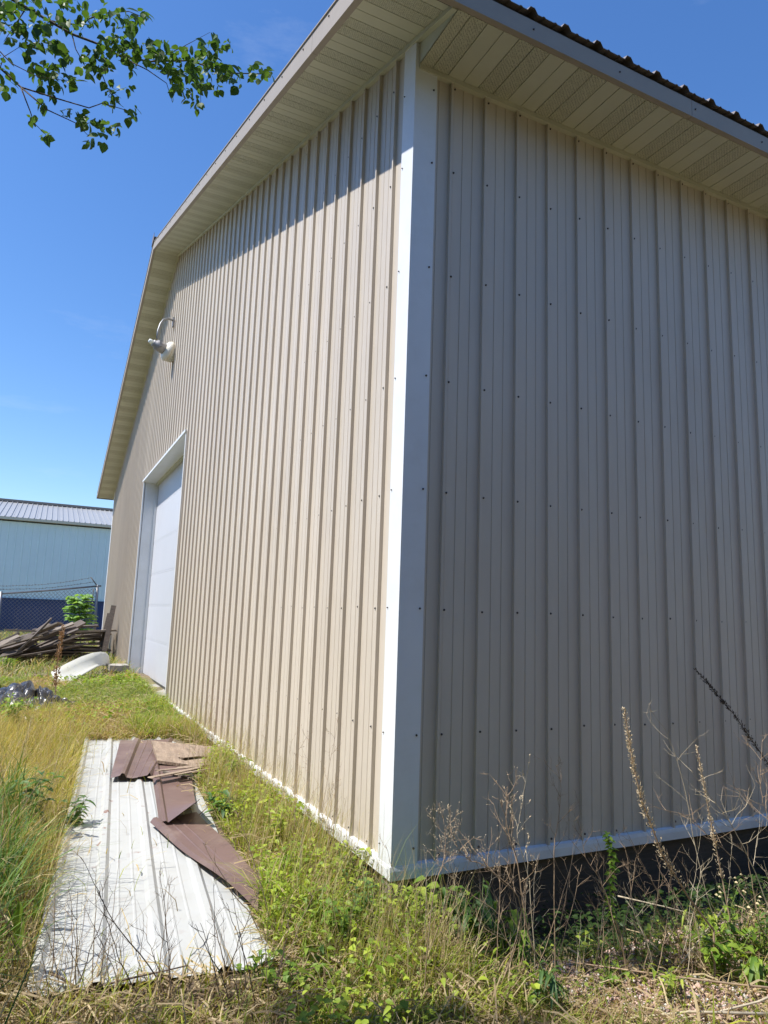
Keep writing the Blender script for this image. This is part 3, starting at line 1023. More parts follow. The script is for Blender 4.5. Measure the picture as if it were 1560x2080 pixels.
# stacked courses on the right
cR = gp(148, 1336); cR.z = 0.39
for k in range(9):
    zc = 0.40 + 0.076 * k
    for j in range(2):
        xx = -0.85 + random.uniform(-0.06, 0.06)
        yy = 13.6 + j * 0.28 + random.uniform(-0.04, 0.04)
        rand_board('board', (xx, yy, zc), random.uniform(0.95, 1.5), random.uniform(0.16, 0.30), 0.036, random.uniform(-0.14, 0.14),
                   random.uniform(-0.05, 0.05) - 0.05 * (k > 5), random.uniform(-0.04, 0.04), 'board' if random.random() < 0.7 else 'board_pale',
                   ('front' if j == 0 else 'back') + ' board in the ' + ['lowest', 'second', 'third', 'fourth', 'fifth', 'sixth', 'seventh', 'eighth', 'topmost'][k] + ' course of the level board stack', gname)
tops = [(-0.62, 13.35, 1.06, 1.15, 0.12, -0.06, 0.0, 'board_pale', 'thick pale board lying on top at the right end of the board pile'),
        (-1.05, 13.5, 1.12, 1.3, -0.1, -0.10, 0.06, 'board', 'dark board crossing the top of the board pile'),
        (-1.25, 13.2, 1.02, 1.0, 0.35, -0.32, 0.2, 'board', 'board tilted up at the crest of the board pile'),
        (-0.95, 13.2, 1.14, 0.55, 0.5, -0.45, 0.3, 'board', 'short board end sticking up at the crest of the pile')]
for x, y, z, l, ya, pi_, ro, m, lab in tops:
    rand_board('board', (x, y, z), l, 0.2, 0.04, ya, pi_, ro, m, lab, gname)
# tumbled boards on the left
for k in range(44):
    f = random.random()
    xx = -1.35 - 1.2 * f
    yy = 12.9 + random.uniform(-0.5, 0.7)
    zz = 0.45 + random.random() * (0.62 * (1 - f * 0.6))
    L_, w_, pt_, pm = random.uniform(0.7, 1.7), random.uniform(0.08, 0.2), random.uniform(-0.55, -0.05), ('board' if random.random() < 0.6 else 'board_pale')
    lab = ('short' if L_ < 1 else 'long' if L_ > 1.4 else 'medium') + (' narrow' if w_ < .12 else ' wide' if w_ > .165 else '') + (' pale' if pm == 'board_pale' else ' dark') + ' board, ' + \
          ('nearly flat' if pt_ > -.18 else 'steeply tilted' if pt_ < -.4 else 'tilted') + ', ' + ('low' if zz < .6 else 'high' if zz > .8 else 'halfway') + ' in the ' + ('left end' if f > .6 else 'middle' if f < .3 else 'left half') + ' of the tumbled pile'
    rand_board('board', (xx, yy, zz), L_, w_, 0.03, random.uniform(-0.7, 0.9), pt_, random.uniform(-0.5, 0.5), pm, lab, gname)
rand_board('board', tuple(at(45, 1281, 1, 12.3)), 0.62, 0.05, 0.03, 0.1, 0.03, 0, 'board_pale', 'long pale lath lying across the left of the pile', gname)
rand_board('board', tuple(at(70, 1290, 1, 12.2)), 0.85, 0.14, 0.035, -0.4, -0.85, 0.4, 'board', 'dark wide board propped steeply in the middle of the pile', gname)

# boards leaning against the gable beyond the door
gl = 'boards leaning on the gable wall'
def lean(u0, v0, u1, v1, y, w, m, lab, tilt=0.12):
    a = at(u0, v0, 1, y); b = at(u1, v1, 1, y + tilt)
    d = (b - a); L = d.length; d.normalize()
    mb = MB()
    side = Vector((0.25, 1, 0)).cross(d).normalized()
    nrm = d.cross(side).normalized()
    mb.obox((a + b) / 2, d * L / 2, side * w / 2, nrm * 0.02)
    o = mb.build('leaning_board', m, loc=(a + b) / 2); fix(o.data)
    tag(o, lab, 'board', gl)
lean(212, 1322, 231, 1230, 13.2, 0.10, 'board', 'tall dark board leaning nearest on the gable beyond the door')
lean(205, 1316, 222, 1246, 13.5, 0.08, 'board', 'grey narrow board leaning behind the tall dark one')
lean(204, 1308, 219, 1262, 13.7, 0.07, 'board_pale', 'short pale board at the left of the leaning boards')
lean(213, 1318, 217, 1275, 13.35, 0.06, 'board', 'shortest dark lath among the leaning boards')

# ------------------------------------------------------------------ white curled plastic panel, slab, black sheet
def strip(paths, name, m, thick=0.006):
    """paths: list of rows of points (same length)"""
    mb = MB(); n = len(paths[0]); vs = []; fs = []
    for row in paths: vs += [Vector(p) for p in row]
    for i in range(len(paths) - 1):
        for k in range(n - 1):
            fs.append((i * n + k, i * n + k + 1, (i + 1) * n + k + 1, (i + 1) * n + k))
    mb.add(vs, fs)
    o = mb.build(name, m, None, None, True)
    sm = o.modifiers.new('solid', 'SOLIDIFY'); sm.thickness = thick; sm.offset = -1
    return o
up_e = [(104, 1367), (135, 1350), (165, 1336), (187, 1328.5), (204, 1326), (215, 1328), (221, 1334), (223, 1344)]
lo_e = [(126, 1391), (150, 1379), (170, 1367), (186, 1358), (197, 1352), (205, 1349), (212, 1349), (219, 1351)]
rows_ = []
for i, ((u0, v0), (u1, v1)) in enumerate(zip(up_e, lo_e)):
    y = 9.0 + 0.20 * i
    a = at(u0, v0, 1, y + 0.32); b = at(u1, v1, 1, y)
    r = []
    for k in range(6):
        t = k / 5
        p = a.lerp(b, t)
        p.z += -0.05 * math.sin(PI * t) ** 0.6
        if k == 0: p.z += 0.02
        if k == 5: p.z -= 0.0
        r.append(p)
    r.append(b + Vector((0.0, -0.03, -0.02)))
    rows_.append(r)
o = strip(rows_, 'curled_panel', 'flap', 0.012)
tag(o, 'white curled plastic panel lying in the weeds by the door', 'panel')

def slab(u0, u1, v0, v1, y, lab, name='concrete_slab', h=0.09):
    a = at(u0, v0, 1, y); b = at(u1, v0, 1, y)
    mb = MB()
    n = 5
    x0, x1 = a.x, b.x; z1 = a.z
    top = []; vs = []; fs = []
    for j in range(3):
        for i in range(n):
            vs.append((x0 + (x1 - x0) * i / (n - 1) + random.uniform(-.01, .01), y + 0.22 * j + random.uniform(-.015, .015), z1 + random.uniform(-.008, .008)))
    m_ = len(vs)
    vs += [(x + random.uniform(-.01, .01), yy, z - h) for x, yy, z in vs]
    for j in range(2):
        for i in range(n - 1):
            q = (j * n + i, j * n + i + 1, (j + 1) * n + i + 1, (j + 1) * n + i)
            fs.append(q); fs.append(tuple(m_ + k for k in reversed(q)))
    ring = list(range(n)) + [2 * n - 1, 3 * n - 1] + list(range(3 * n - 2, 2 * n - 1, -1)) + [n]
    for i in range(len(ring)):
        p, q = ring[i], ring[(i + 1) % len(ring)]
        fs.append((p, m_ + p, m_ + q, q))
    mb.add(vs, fs)
    o = mb.build(name, 'concrete'); fix(o.data)
    return tag(o, lab, 'slab')
slab(222, 263, 1352, 1360, 9.9, 'broken concrete slab resting beside the far door jamb')
def rock(name, c, s, m, lab, cat='rock', group=None, sq=0.6):
    import bmesh
    b = bmesh.new(); bmesh.ops.create_icosphere(b, subdivisions=2, radius=1)
    for v in b.verts:
        n = 1 + 0.25 * math.sin(v.co.x * 5 + c[0] * 9) * math.sin(v.co.y * 4 + c[1] * 7) + random.uniform(-.12, .12)
        v.co = Vector((v.co.x * s * n, v.co.y * s * n, v.co.z * s * sq * n))
    me = bpy.data.meshes.new(name); b.to_mesh(me); b.free()
    me.materials.append(M[m])
    o = bpy.data.objects.new(name, me); o.location = c; o.rotation_euler.z = random.uniform(0, 6)
    col.objects.link(o); return tag(o, lab, cat, group)
for i, (u, v, s) in enumerate(((205, 1372, .10), (222, 1376, .11), (238, 1372, .09), (190, 1374, .08), (250, 1366, .09), (212, 1362, .10), (232, 1364, .12), (177, 1378, .07))):
    p = gp(u, v + 6); p.z += 0.02
    rock('dirt_clod', p, s, 'skirt', 'dark earth clod, ' + ['fourth', 'sixth', 'seventh', 'third', 'last', 'fifth', 'middle', 'first'][i] + ' from the left, under slab and white panel', 'clod', 'earth clods by the door')
for i, (u, v, s) in enumerate(((60, 1372, .13), (82, 1370, .12), (45, 1378, .09), (72, 1384, .13), (98, 1374, .08))):
    p = gp(u, v + 6); p.z += 0.0
    rock('dirt_clod', p, s, 'soil', 'brown earth lump, ' + ['second', 'fourth', 'first', 'third', 'fifth'][i] + ' from the left, beside the white curled panel', 'clod', 'earth lumps in the weeds', 0.5)

def crumpled(c, sx, sy, h, lab, name, m, seed, rotz=0.0, fold=1.0):
    r2 = np.random.default_rng(seed)
    n = 34
    ph = r2.uniform(0, 6.28, 12)
    mb = MB(); vs = []; fs = []
    for j in range(n):
        for i in range(n):
            a, b = i / (n - 1) * 2 - 1, j / (n - 1) * 2 - 1
            rr = min(1, math.hypot(a, b) / 1.15)
            z = h * (1 - rr ** 2) * (0.6 + 0.4 * math.sin(3 * a + ph[0]) * math.sin(4 * b + ph[1]))
            z += fold * h * 0.22 * (abs(math.sin(7 * a + 3 * b + ph[2])) - 0.5) + fold * h * 0.15 * (abs(math.sin(11 * b - 5 * a + ph[3])) - 0.5)
            x = a * sx + 0.05 * math.sin(5 * b + ph[4]); y = b * sy + 0.05 * math.sin(6 * a + ph[5])
            vs.append((x, y, max(z, -0.02)))
    for j in range(n - 1):
        for i in range(n - 1):
            fs.append((j * n + i, j * n + i + 1, (j + 1) * n + i + 1, (j + 1) * n + i))
    mb.add(vs, fs)
    o = mb.build(name, m, None, None, False)
    o.location = c; o.rotation_euler.z = rotz
    return tag(o, lab, 'plastic sheet')
c = gp(18, 1440); crumpled((c.x, c.y, c.z + 0.02), 0.42, 0.55, 0.30, 'crumpled black plastic sheet at the left edge of the yard', 'plastic_sheet', 'plastic', 3, 0.3)
c = gp(84, 1438); crumpled((c.x, c.y, c.z + 0.02), 0.24, 0.35, 0.22, 'smaller black plastic heap just right of the big sheet', 'plastic_sheet', 'plastic', 5, 0.8)
a = gp(-25, 1416, 0.12); b = gp(33, 1412, 0.16)
mb = MB(); d = (b - a).normalized()
n = 14; rads = []; pts = []
lathe(mb, [(0.085, 0), (0.095, 0.05), (0.095, (b - a).length), (0.075, (b - a).length + 0.005), (0.07, (b - a).length - 0.15)], a, d, n)
o = mb.build('plastic_pipe', 'plastic', None, None, True); tag(o, 'black corrugated drain pipe lying behind the plastic sheet', 'pipe')

# ------------------------------------------------------------------ old roofing sheets on the ground
def sheet(name, corners, m, lab, ribs=(), lift=0.012, edge_ribs=0.019, ny=40, curl=None, rust=None, minor=True, across_ribs=0.0):
    """corners: near-left, near-right, far-right, far-left in plan; ribbed along its length"""
    nl, nr, fr, fl = [Vector(c) for c in corners]
    w = ((nr - nl).length + (fr - fl).length) / 2
    prof = [0.0]
    hs = {0.0: 0.0}
    def put(s, h):
        s = round(min(max(s, 0), w), 4); prof.append(s); hs[s] = h
    for r_ in ribs:
        c = r_ * w
        for ds, h in ((-0.032, 0), (-0.013, edge_ribs), (0.013, edge_ribs), (0.032, 0)): put(c + ds, h)
        if minor:
            for q in (0.08, 0.15):
                for ds, h in ((-0.008, 0), (-0.003, 0.003), (0.003, 0.003), (0.008, 0)): put(c + q + ds, h)
    put(w, 0.0)
    prof = sorted(set(prof))
    mb = MB(); vs = []; fs = []; rv = []
    n = len(prof)
    for j in range(ny + 1):
        t = j / ny
        for s in prof:
            q = s / w
            a = nl.lerp(nr, q); b = fl.lerp(fr, q)
            p = a.lerp(b, t)
            z = base_h(p.x, p.y) + lift + hs[s] + 0.006 * math.sin(3.1 * t * (fl - nl).length + 2 * q) + 0.003 * math.sin(9 * t + 5 * q)
            if curl: z += curl(q, t)
            vs.append((p.x, p.y, float(z)))
            rv.append(rust(q, t) if rust else 0.0)
    for j in range(ny):
        for i in range(n - 1):
            fs.append((j * n + i, j * n + i + 1, (j + 1) * n + i + 1, (j + 1) * n + i))
    mb.add(vs, fs)
    o = mb.build(name, m)
    at_ = o.data.attributes.new('rust', 'FLOAT', 'POINT')
    at_.data.foreach_set('value', rv)
    sm = o.modifiers.new('solid', 'SOLIDIFY'); sm.thickness = 0.0015
    return tag(o, lab, 'metal sheet')
wl_ = gp(47, 2036); wfl = gp(172, 1504)
dirn = (wfl - wl_); dirn.z = 0
side = Vector((0.9144, -0.11, 0))
nl, fl = wl_.copy(), wfl.copy()
nr = gp(556, 1970); fr = Vector((fl.x + 0.87, fl.y + 0.03, 0))
fr = Vector((nr.x + (fl.x - nl.x) * 0.98 - 0.0, fl.y - 0.05, 0))
rust = lambda q, t: (1.0 if min(abs(q - r_) for r_ in (0.27, 0.53)) < 0.045 and t > 0.25 else 0.12)
sheet('white_roof_sheet', (nl, nr, fr, fl), 'whitesheet', 'long dirty white ribbed roofing sheet flat on the grass', ribs=(0.02, 0.265, 0.525, 0.785), ny=60, rust=rust,
      curl=lambda q, t: 0.03 * max(0, q - 0.9) * 10 * max(0, 0.1 - t) * 10)
# brown sheet at the far end
sheet('brown_roof_sheet', (gp(223, 1593), gp(307, 1591), gp(352, 1512), gp(244, 1512)), 'brownsheet', 'brown ribbed sheet across the far end of the white one', ribs=(0.30, 0.97), lift=0.045, ny=16,
      curl=lambda q, t: 0.012 * math.sin(9 * q) * (1 - t), edge_ribs=0.022)
# brown sheet with a bent-up corner
def bend(q, t):
    k = max(0.0, 0.30 - t) / 0.30
    return 0.13 * k * max(0.0, q - 0.15) * (1.3 if q > 0.5 else 1)
sheet('brown_roof_sheet', (gp(322, 1694), gp(402, 1690), gp(386, 1574), gp(305, 1562)), 'brownsheet', 'brown sheet with its near corner bent up, in the middle', ribs=(0.12,), lift=0.05, ny=24, curl=bend, minor=False)
sheet('brown_roof_sheet', (gp(522, 1872), gp(534, 1806), gp(398, 1662), gp(303, 1686)), 'brownsheet', 'nearest brown sheet lying slantwise over the white one', ribs=(0.10,), lift=0.046, ny=26, minor=True,
      curl=lambda q, t: 0.01 * math.sin(7 * t + 4 * q))
# peeling board on the brown sheets
o = sheet('peeling_board', (gp(318, 1566), gp(425, 1578), gp(452, 1540), gp(305, 1528)), 'shingle', 'peeling tan board lying across the brown sheets', ribs=(), lift=0.085, ny=12,
          curl=lambda q, t: 0.015 * math.sin(5 * q + 2 * t))
o.modifiers['solid'].thickness = 0.025
for i in range(6):
    p = gp(random.uniform(320, 430), random.uniform(1530, 1572), 0.1)
    rand_board('board_scrap', (p.x, p.y, p.z), random.uniform(0.25, 0.5), random.uniform(0.03, 0.07), 0.006, random.uniform(-0.5, 0.5), random.uniform(-.03, .03), random.uniform(-.1, .1),
               'shingle', ['longest', 'second', 'third', 'narrow', 'short', 'last'][i] + ' thin tan splinter lying on top of the peeling board', 'splinters on the peeling board')
a, b = gp(330, 1566, 0.06), gp(392, 1583, 0.05)
mb = MB(); mb.obox((a + b) / 2, (b - a) / 2, Vector((0, 0.02, 0)), Vector((0, 0, 0.006)))
tag(mb.build('thin_lath', 'board_pale'), 'thin pale lath under the edge of the peeling board', 'lath')

# ------------------------------------------------------------------ grass, straw, gravel
def poly(px):
    return np.array([[gp(u, v).x, gp(u, v).y] for u, v in px])
def inside(P, x, y):
    r_ = np.zeros(len(x), bool)
    n = len(P)
    for i in range(n):
        x0, y0 = P[i]; x1, y1 = P[(i + 1) % n]
        c = ((y0 > y) != (y1 > y)) & (x < (x1 - x0) * (y - y0) / (y1 - y0 + 1e-12) + x0)
        r_ ^= c
    return r_
PW = poly([(62, 1985), (45, 2042), (520, 1980), (552, 1962), (520, 1850), (530, 1800), (430, 1660), (400, 1600), (440, 1545), (350, 1505), (172, 1508)])
PT = poly([(-30, 1445), (100, 1450), (110, 1405), (-30, 1400)])
def ok_mask(x, y, keep=0.0):
    bad = (x > -0.03) & (y > -0.01)
    bad |= inside(PW, x, y) & (rng.random(len(x)) > keep)
    bad |= inside(PT, x, y)
    return ~bad
def lerp3(A, B, t):
    A, B = np.array(A), np.array(B)
    return A + (B - A) * t[:, None]
def patch(x, y, s, ph=0):
    return 0.5 + 0.25 * (np.sin(s * x * 1.3 + ph) * np.sin(s * y + 1.7 * ph) + np.sin(s * 0.7 * (x + y) + 2 * ph))
def blades(name, x, y, h, w, bend, tint, label, lean=(0.1, -0.02), m='grass', zoff=0.0):
    n = len(x)
    z = G(x, y) + zoff
    a = rng.uniform(0, 2 * PI, n)
    d = np.stack([np.cos(a), np.sin(a)], -1)
    wa = a + PI / 2 + rng.uniform(-0.6, 0.6, n)
    wd = np.stack([np.cos(wa), np.sin(wa)], -1)
    b = bend * h
    V = np.zeros((n, 7, 3))
    T = np.zeros((n, 7, 3))
    for i, (f, ww) in enumerate(((0, 1.0), (0.4, 0.95), (0.75, 0.65))):
        cx = x + d[:, 0] * b * f * f + lean[0] * h * f; cy = y + d[:, 1] * b * f * f + lean[1] * h * f
        cz = z + h * (f - 0.28 * np.minimum(bend, 2) * f * f * 0.8)
        for k, sg in ((0, -1), (1, 1)):
            V[:, 2 * i + k, 0] = cx + sg * wd[:, 0] * w * ww / 2
            V[:, 2 * i + k, 1] = cy + sg * wd[:, 1] * w * ww / 2
            V[:, 2 * i + k, 2] = cz
            T[:, 2 * i + k] = tint
    V[:, 6, 0] = x + d[:, 0] * b + lean[0] * h; V[:, 6, 1] = y + d[:, 1] * b + lean[1] * h
    V[:, 6, 2] = z + h * (1 - 0.32 * np.minimum(bend, 2.4))
    T[:, 6] = tint * 0.8 + np.array([0.10, 0.08, 0.02])
    o7 = (np.arange(n) * 7)[:, None]
    Q = np.concatenate([o7 + np.array([[0, 1, 3, 2]]), o7 + np.array([[2, 3, 5, 4]])])
    Tr = o7 + np.array([[4, 5, 6]])
    o = np_mesh(name, V.reshape(-1, 3), [Q, Tr], m, T.reshape(-1, 3), kind='stuff')
    tag(o, label)
    o['category'] = 'grass'
    return o
GR_D, GR_L = (0.11, 0.16, 0.02), (0.44, 0.46, 0.06)
DRY_D, DRY_L = (0.26, 0.18, 0.09), (0.60, 0.48, 0.28)
def scatter(n, x0, x1, y0, y1, dens=None, keep=0.0):
    x = rng.uniform(x0, x1, n); y = rng.uniform(y0, y1, n)
    k = ok_mask(x, y, keep)
    if dens is not None: k &= rng.random(n) < dens(x, y)
    return x[k], y[k]
def tints(n, A, B, C=None, D=None, mixp=0.0):
    t = lerp3(A, B, rng.random(n) ** 1.2)
    if C is not None:
        k = rng.random(n) < mixp
        t[k] = lerp3(C, D, rng.random(k.sum()))
    return t
# green turf near and mid
x, y = scatter(52000, -3.2, 0.1, -1.3, 5.0, lambda x, y: np.clip(0.25 + 1.0 * patch(x, y, 3.1, 1), 0.1, 1), keep=0.01)
n = len(x)
blades('green_grass', x, y, rng.uniform(0.05, 0.16, n) * (0.7 + 0.6 * patch(x, y, 4, 2)), rng.uniform(0.003, 0.0065, n), rng.uniform(0.2, 1.4, n), tints(n, GR_D, GR_L, DRY_D, DRY_L, 0.48),
       'green and straw coloured turf grass beside the old sheets')
# golden thin grass to the left
x, y = scatter(30000, -3.2, -0.95, 0.8, 6.5, lambda x, y: np.clip(0.35 + (x < -1.25) * 0.6, 0, 1) * np.clip(patch(x, y, 2.2, 5) * 1.6, 0.15, 1), keep=0.01)
n = len(x)
blades('golden_grass', x, y, rng.uniform(0.08, 0.32, n), rng.uniform(0.0018, 0.0038, n), rng.uniform(0.1, 1.0, n), tints(n, (0.32, 0.27, 0.06), (0.62, 0.50, 0.20), GR_D, GR_L, 0.25), 'golden dry grass left of the white sheet', lean=(0.12, -0.05))
# tall green clumps at the left edge
cx = rng.uniform(-2.25, -1.60, 46); cy = rng.uniform(-0.9, 2.3, 46)
x = np.repeat(cx, 55) + rng.normal(0, 0.05, 46 * 55); y = np.repeat(cy, 55) + rng.normal(0, 0.05, 46 * 55)
k = ok_mask(x, y); x, y = x[k], y[k]; n = len(x)
blades('tall_grass', x, y, rng.uniform(0.15, 0.50, n), rng.uniform(0.004, 0.010, n), rng.uniform(0.1, 1.3, n), tints(n, (0.04, 0.10, 0.02), (0.16, 0.27, 0.05), DRY_D, DRY_L, 0.15), 'tall dark green grass clumps at the left edge', lean=(0.02, 0.0))
# strip between the sheets and the wall
x, y = scatter(24000, -0.62, 0.0, -0.9, 6.4, lambda x, y: np.clip(patch(x, y, 5.5, 2) * 1.9 - .35, 0.12, 1))
n = len(x)
blades('wall_grass', x, y, rng.uniform(0.05, 0.24, n) * (0.5 + 0.7 * patch(x, y, 4.1, 4)), rng.uniform(0.003, 0.007, n), rng.uniform(0.2, 1.4, n), tints(n, (0.13, 0.21, 0.02), (0.42, 0.50, 0.06), DRY_D, DRY_L, 0.33), 'bright green grass and straw along the sunlit wall')
x, y = scatter(3800, -0.46, 0.0, -0.75, 4.6)
n = len(x)
blades('tall_dry_stems', x, y, rng.uniform(0.18, 0.62, n) * rng.uniform(.5, 1, n), rng.uniform(0.0012, 0.0026, n), rng.uniform(0.05, 0.6, n), tints(n, (0.34, 0.25, 0.12), (0.62, 0.50, 0.28), (.2, .26, .05), (.4, .42, .1), .2), 'tall thin dry stems along the foot of the sunlit wall')
x, y = scatter(2600, -2.6, -1.35, -0.9, 5.0)
n = len(x)
blades('tall_dry_grass', x, y, rng.uniform(0.25, 0.7, n) * rng.uniform(.5, 1, n), rng.uniform(0.0012, 0.0026, n), rng.uniform(0.1, 0.8, n), tints(n, (0.34, 0.25, 0.12), (0.62, 0.50, 0.28)), 'tall thin dry grass stems left of the white sheet')
# mid yard: matted dry patch and green patch
x, y = scatter(52000, -3.5, 0.0, 4.4, 9.6)
n = len(x)
g = (patch(x, y, 1.9, 3) > 0.55) | ((y > 7.3) & (x > -1.1) & (y < 9))
t = np.where(g[:, None], tints(n, (0.10, 0.16, 0.025), (0.36, 0.42, 0.08)), tints(n, (0.30, 0.20, 0.09), (0.58, 0.44, 0.22), GR_D, GR_L, 0.22))
blades('matted_grass', x, y, rng.uniform(0.04, 0.16, n), rng.uniform(0.004, 0.009, n), rng.uniform(0.6, 2.2, n), t, 'matted tan and yellow-green grass before the door')
x, y = scatter(30000, -6, 2.0, 9.4, 30, lambda x, y: np.clip(1.2 - (y - 9) / 26, 0.2, 1))
k = (x < 0) | (y > BW + 0.1); x, y = x[k], y[k]; n = len(x)
blades('far_grass', x, y, rng.uniform(0.08, 0.30, n), rng.uniform(0.008, 0.016, n), rng.uniform(0.3, 1.6, n), tints(n, (0.10, 0.16, 0.03), (0.34, 0.40, 0.09), DRY_D, DRY_L, 0.4), 'rough grass round the board pile and fence')
# off to the left and behind the camera, sparser
x, y = scatter(26000, -9, 6, -7, 14, lambda x, y: ((x < -3.0) | (y < -1.2)) * 1.0)
n = len(x)
k = (x - CAM[0]) ** 2 + (y - CAM[1]) ** 2 > 0.5
x, y = x[k], y[k]; n = len(x)
blades('rough_grass', x, y, rng.uniform(0.05, 0.2, n), rng.uniform(0.006, 0.014, n), rng.uniform(0.3, 1.5, n), tints(n, GR_D, GR_L, DRY_D, DRY_L, 0.4), 'rough grass spreading over the open yard')
# foreground right: sparse, dry
x, y = scatter(34000, -1.7, 3.2, -1.6, -0.45, lambda x, y: np.clip(patch(x, y, 5.0, 2.5) * 1.5 - 0.1 - 0.45 * (x > 0.3), 0.10, 1) * ((x < 0.1) | (y < -0.66)))
n = len(x)
blades('sparse_grass', x, y, rng.uniform(0.03, 0.13, n), rng.uniform(0.0022, 0.005, n), rng.uniform(0.3, 2.0, n), tints(n, (0.12, 0.17, 0.02), (0.36, 0.40, 0.07), (0.25, 0.17, 0.08), (0.52, 0.40, 0.21), 0.55), 'short yellowing grass over the gravel')
# grass under the long wall, blade tints darkened to paint in its shade
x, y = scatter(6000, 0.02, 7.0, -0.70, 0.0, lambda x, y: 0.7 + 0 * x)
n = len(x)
blades('shade_tinted_grass', x, y, rng.uniform(0.04, 0.14, n), rng.uniform(0.003, 0.006, n), rng.uniform(0.4, 1.6, n), tints(n, (0.02, 0.045, 0.01), (0.06, 0.10, 0.02), (0.08, 0.06, 0.03), (0.2, 0.15, 0.08), 0.2), 'grass under the long wall, tinted dark for the shade')
# lying straw litter
def straw(n, x0, x1, y0, y1, label, L=(0.04, 0.22)):
    x, y = scatter(n, x0, x1, y0, y1, keep=0.015)
    n = len(x)
    a = rng.uniform(0, 2 * PI, n); l = rng.uniform(*L, n); w = rng.uniform(0.0015, 0.0035, n)
    z = G(x, y) + rng.uniform(0.006, 0.05, n)
    tl = rng.normal(0, 0.22, n)
    dx, dy = np.cos(a) * l, np.sin(a) * l
    V = np.zeros((n, 6, 3))
    for i, f in enumerate((0, .5, 1)):
        cx = x + dx * f; cy = y + dy * f; cz = z + tl * l * f + 0.12 * l * math.sin(PI * f)
        cz = np.maximum(cz, G(cx, cy) + 0.003)
        V[:, 2 * i] = np.stack([cx - np.sin(a) * w, cy + np.cos(a) * w, cz], -1)
        V[:, 2 * i + 1] = np.stack([cx + np.sin(a) * w, cy - np.cos(a) * w, cz + w], -1)
    o6 = (np.arange(n) * 6)[:, None]
    Q = np.concatenate([o6 + np.array([[0, 1, 3, 2]]), o6 + np.array([[2, 3, 5, 4]])])
    t = np.repeat(tints(n, (0.22, 0.15, 0.08), (0.62, 0.50, 0.30)), 6, 0)
    o = np_mesh('straw_litter', V.reshape(-1, 3), [Q], 'grass', t, kind='stuff'); tag(o, label); o['category'] = 'straw'
straw(7000, -2.6, 0.2, -1.6, 0.3, 'dead straw littering the foreground')
straw(2800, 0.2, 3.4, -1.7, -0.62, 'dead straw on the gravel before the long wall', (0.02, 0.14))
straw(12000, -2.6, 0.0, 0.3, 9, 'dead straw between the grass blades')

# pinkish gravel
def gravel(n):
    x, y = scatter(n, -1.0, 3.4, -1.7, -0.38, lambda x, y: np.clip(0.35 + (x > 0.0) * 0.65, 0, 1))
    n = len(x)
    s = rng.uniform(0.0035, 0.0105, n) * (1 + 1.0 * (rng.random(n) < 0.05))
    base = np.array([[1, 0, 0], [-1, 0, 0], [0, 1, 0], [0, -1, 0], [0, 0, .7], [0, 0, -.7]], float)
    V = base[None] * s[:, None, None] * rng.uniform(0.65, 1.3, (n, 6, 1))
    a = rng.uniform(0, 6.28, n); c_, s_ = np.cos(a)[:, None], np.sin(a)[:, None]
    X = V[..., 0] * c_ - V[..., 1] * s_ + x[:, None]; Y = V[..., 0] * s_ + V[..., 1] * c_ + y[:, None]
    Z = V[..., 2] + (G(x, y) + 0.003)[:, None]
    V = np.stack([X, Y, Z], -1)
    T = np.array([(0, 2, 4), (2, 1, 4), (1, 3, 4), (3, 0, 4), (2, 0, 5), (1, 2, 5), (3, 1, 5), (0, 3, 5)])
    F = (np.arange(n) * 6)[:, None, None] + T[None]
    tt = tints(n, (0.28, 0.18, 0.14), (0.60, 0.42, 0.34), (0.42, 0.39, 0.35), (0.62, 0.58, 0.52), 0.22)
    o = np_mesh('gravel', V.reshape(-1, 3), [F.reshape(-1, 3)], 'gravel', np.repeat(tt, 6, 0), kind='stuff')
    tag(o, 'pinkish gravel scattered in front of the long wall'); o['category'] = 'gravel'
gravel(52000)

# ------------------------------------------------------------------ leaves
LEAF = np.array([[0, 0, 0], [0.30, 0.5, 0.06], [0.68, 0.36, 0.03], [1, 0, -0.08], [0.68, -0.36, 0.03], [0.30, -0.5, 0.06], [0.30, 0, -0.02], [0.68, 0, -0.04]])
LQ = np.array([[6, 7, 2, 1], [5, 4, 7, 6]])
LT = np.array([[0, 6, 1], [0, 5, 6], [7, 3, 2], [4, 3, 7]])
def leaf_arrays(P, D, Nn, L, Wd, tint, droop=0.0):
    n = len(P)
    D = D / np.linalg.norm(D, axis=1, keepdims=True)
    Sd = np.cross(Nn, D); Sd /= np.linalg.norm(Sd, axis=1, keepdims=True) + 1e-9
    U = np.cross(D, Sd)
    V = P[:, None] + LEAF[None, :, 0:1] * D[:, None] * L[:, None, None] + LEAF[None, :, 1:2] * Sd[:, None] * Wd[:, None, None] + LEAF[None, :, 2:3] * U[:, None] * L[:, None, None]
    V[..., 2] -= droop * (LEAF[None, :, 0] ** 2) * L[:, None]
    o8 = (np.arange(n) * 8)[:, None, None]
    return V.reshape(-1, 3), (o8 + LQ[None]).reshape(-1, 4), (o8 + LT[None]).reshape(-1, 3), np.repeat(tint, 8, 0)

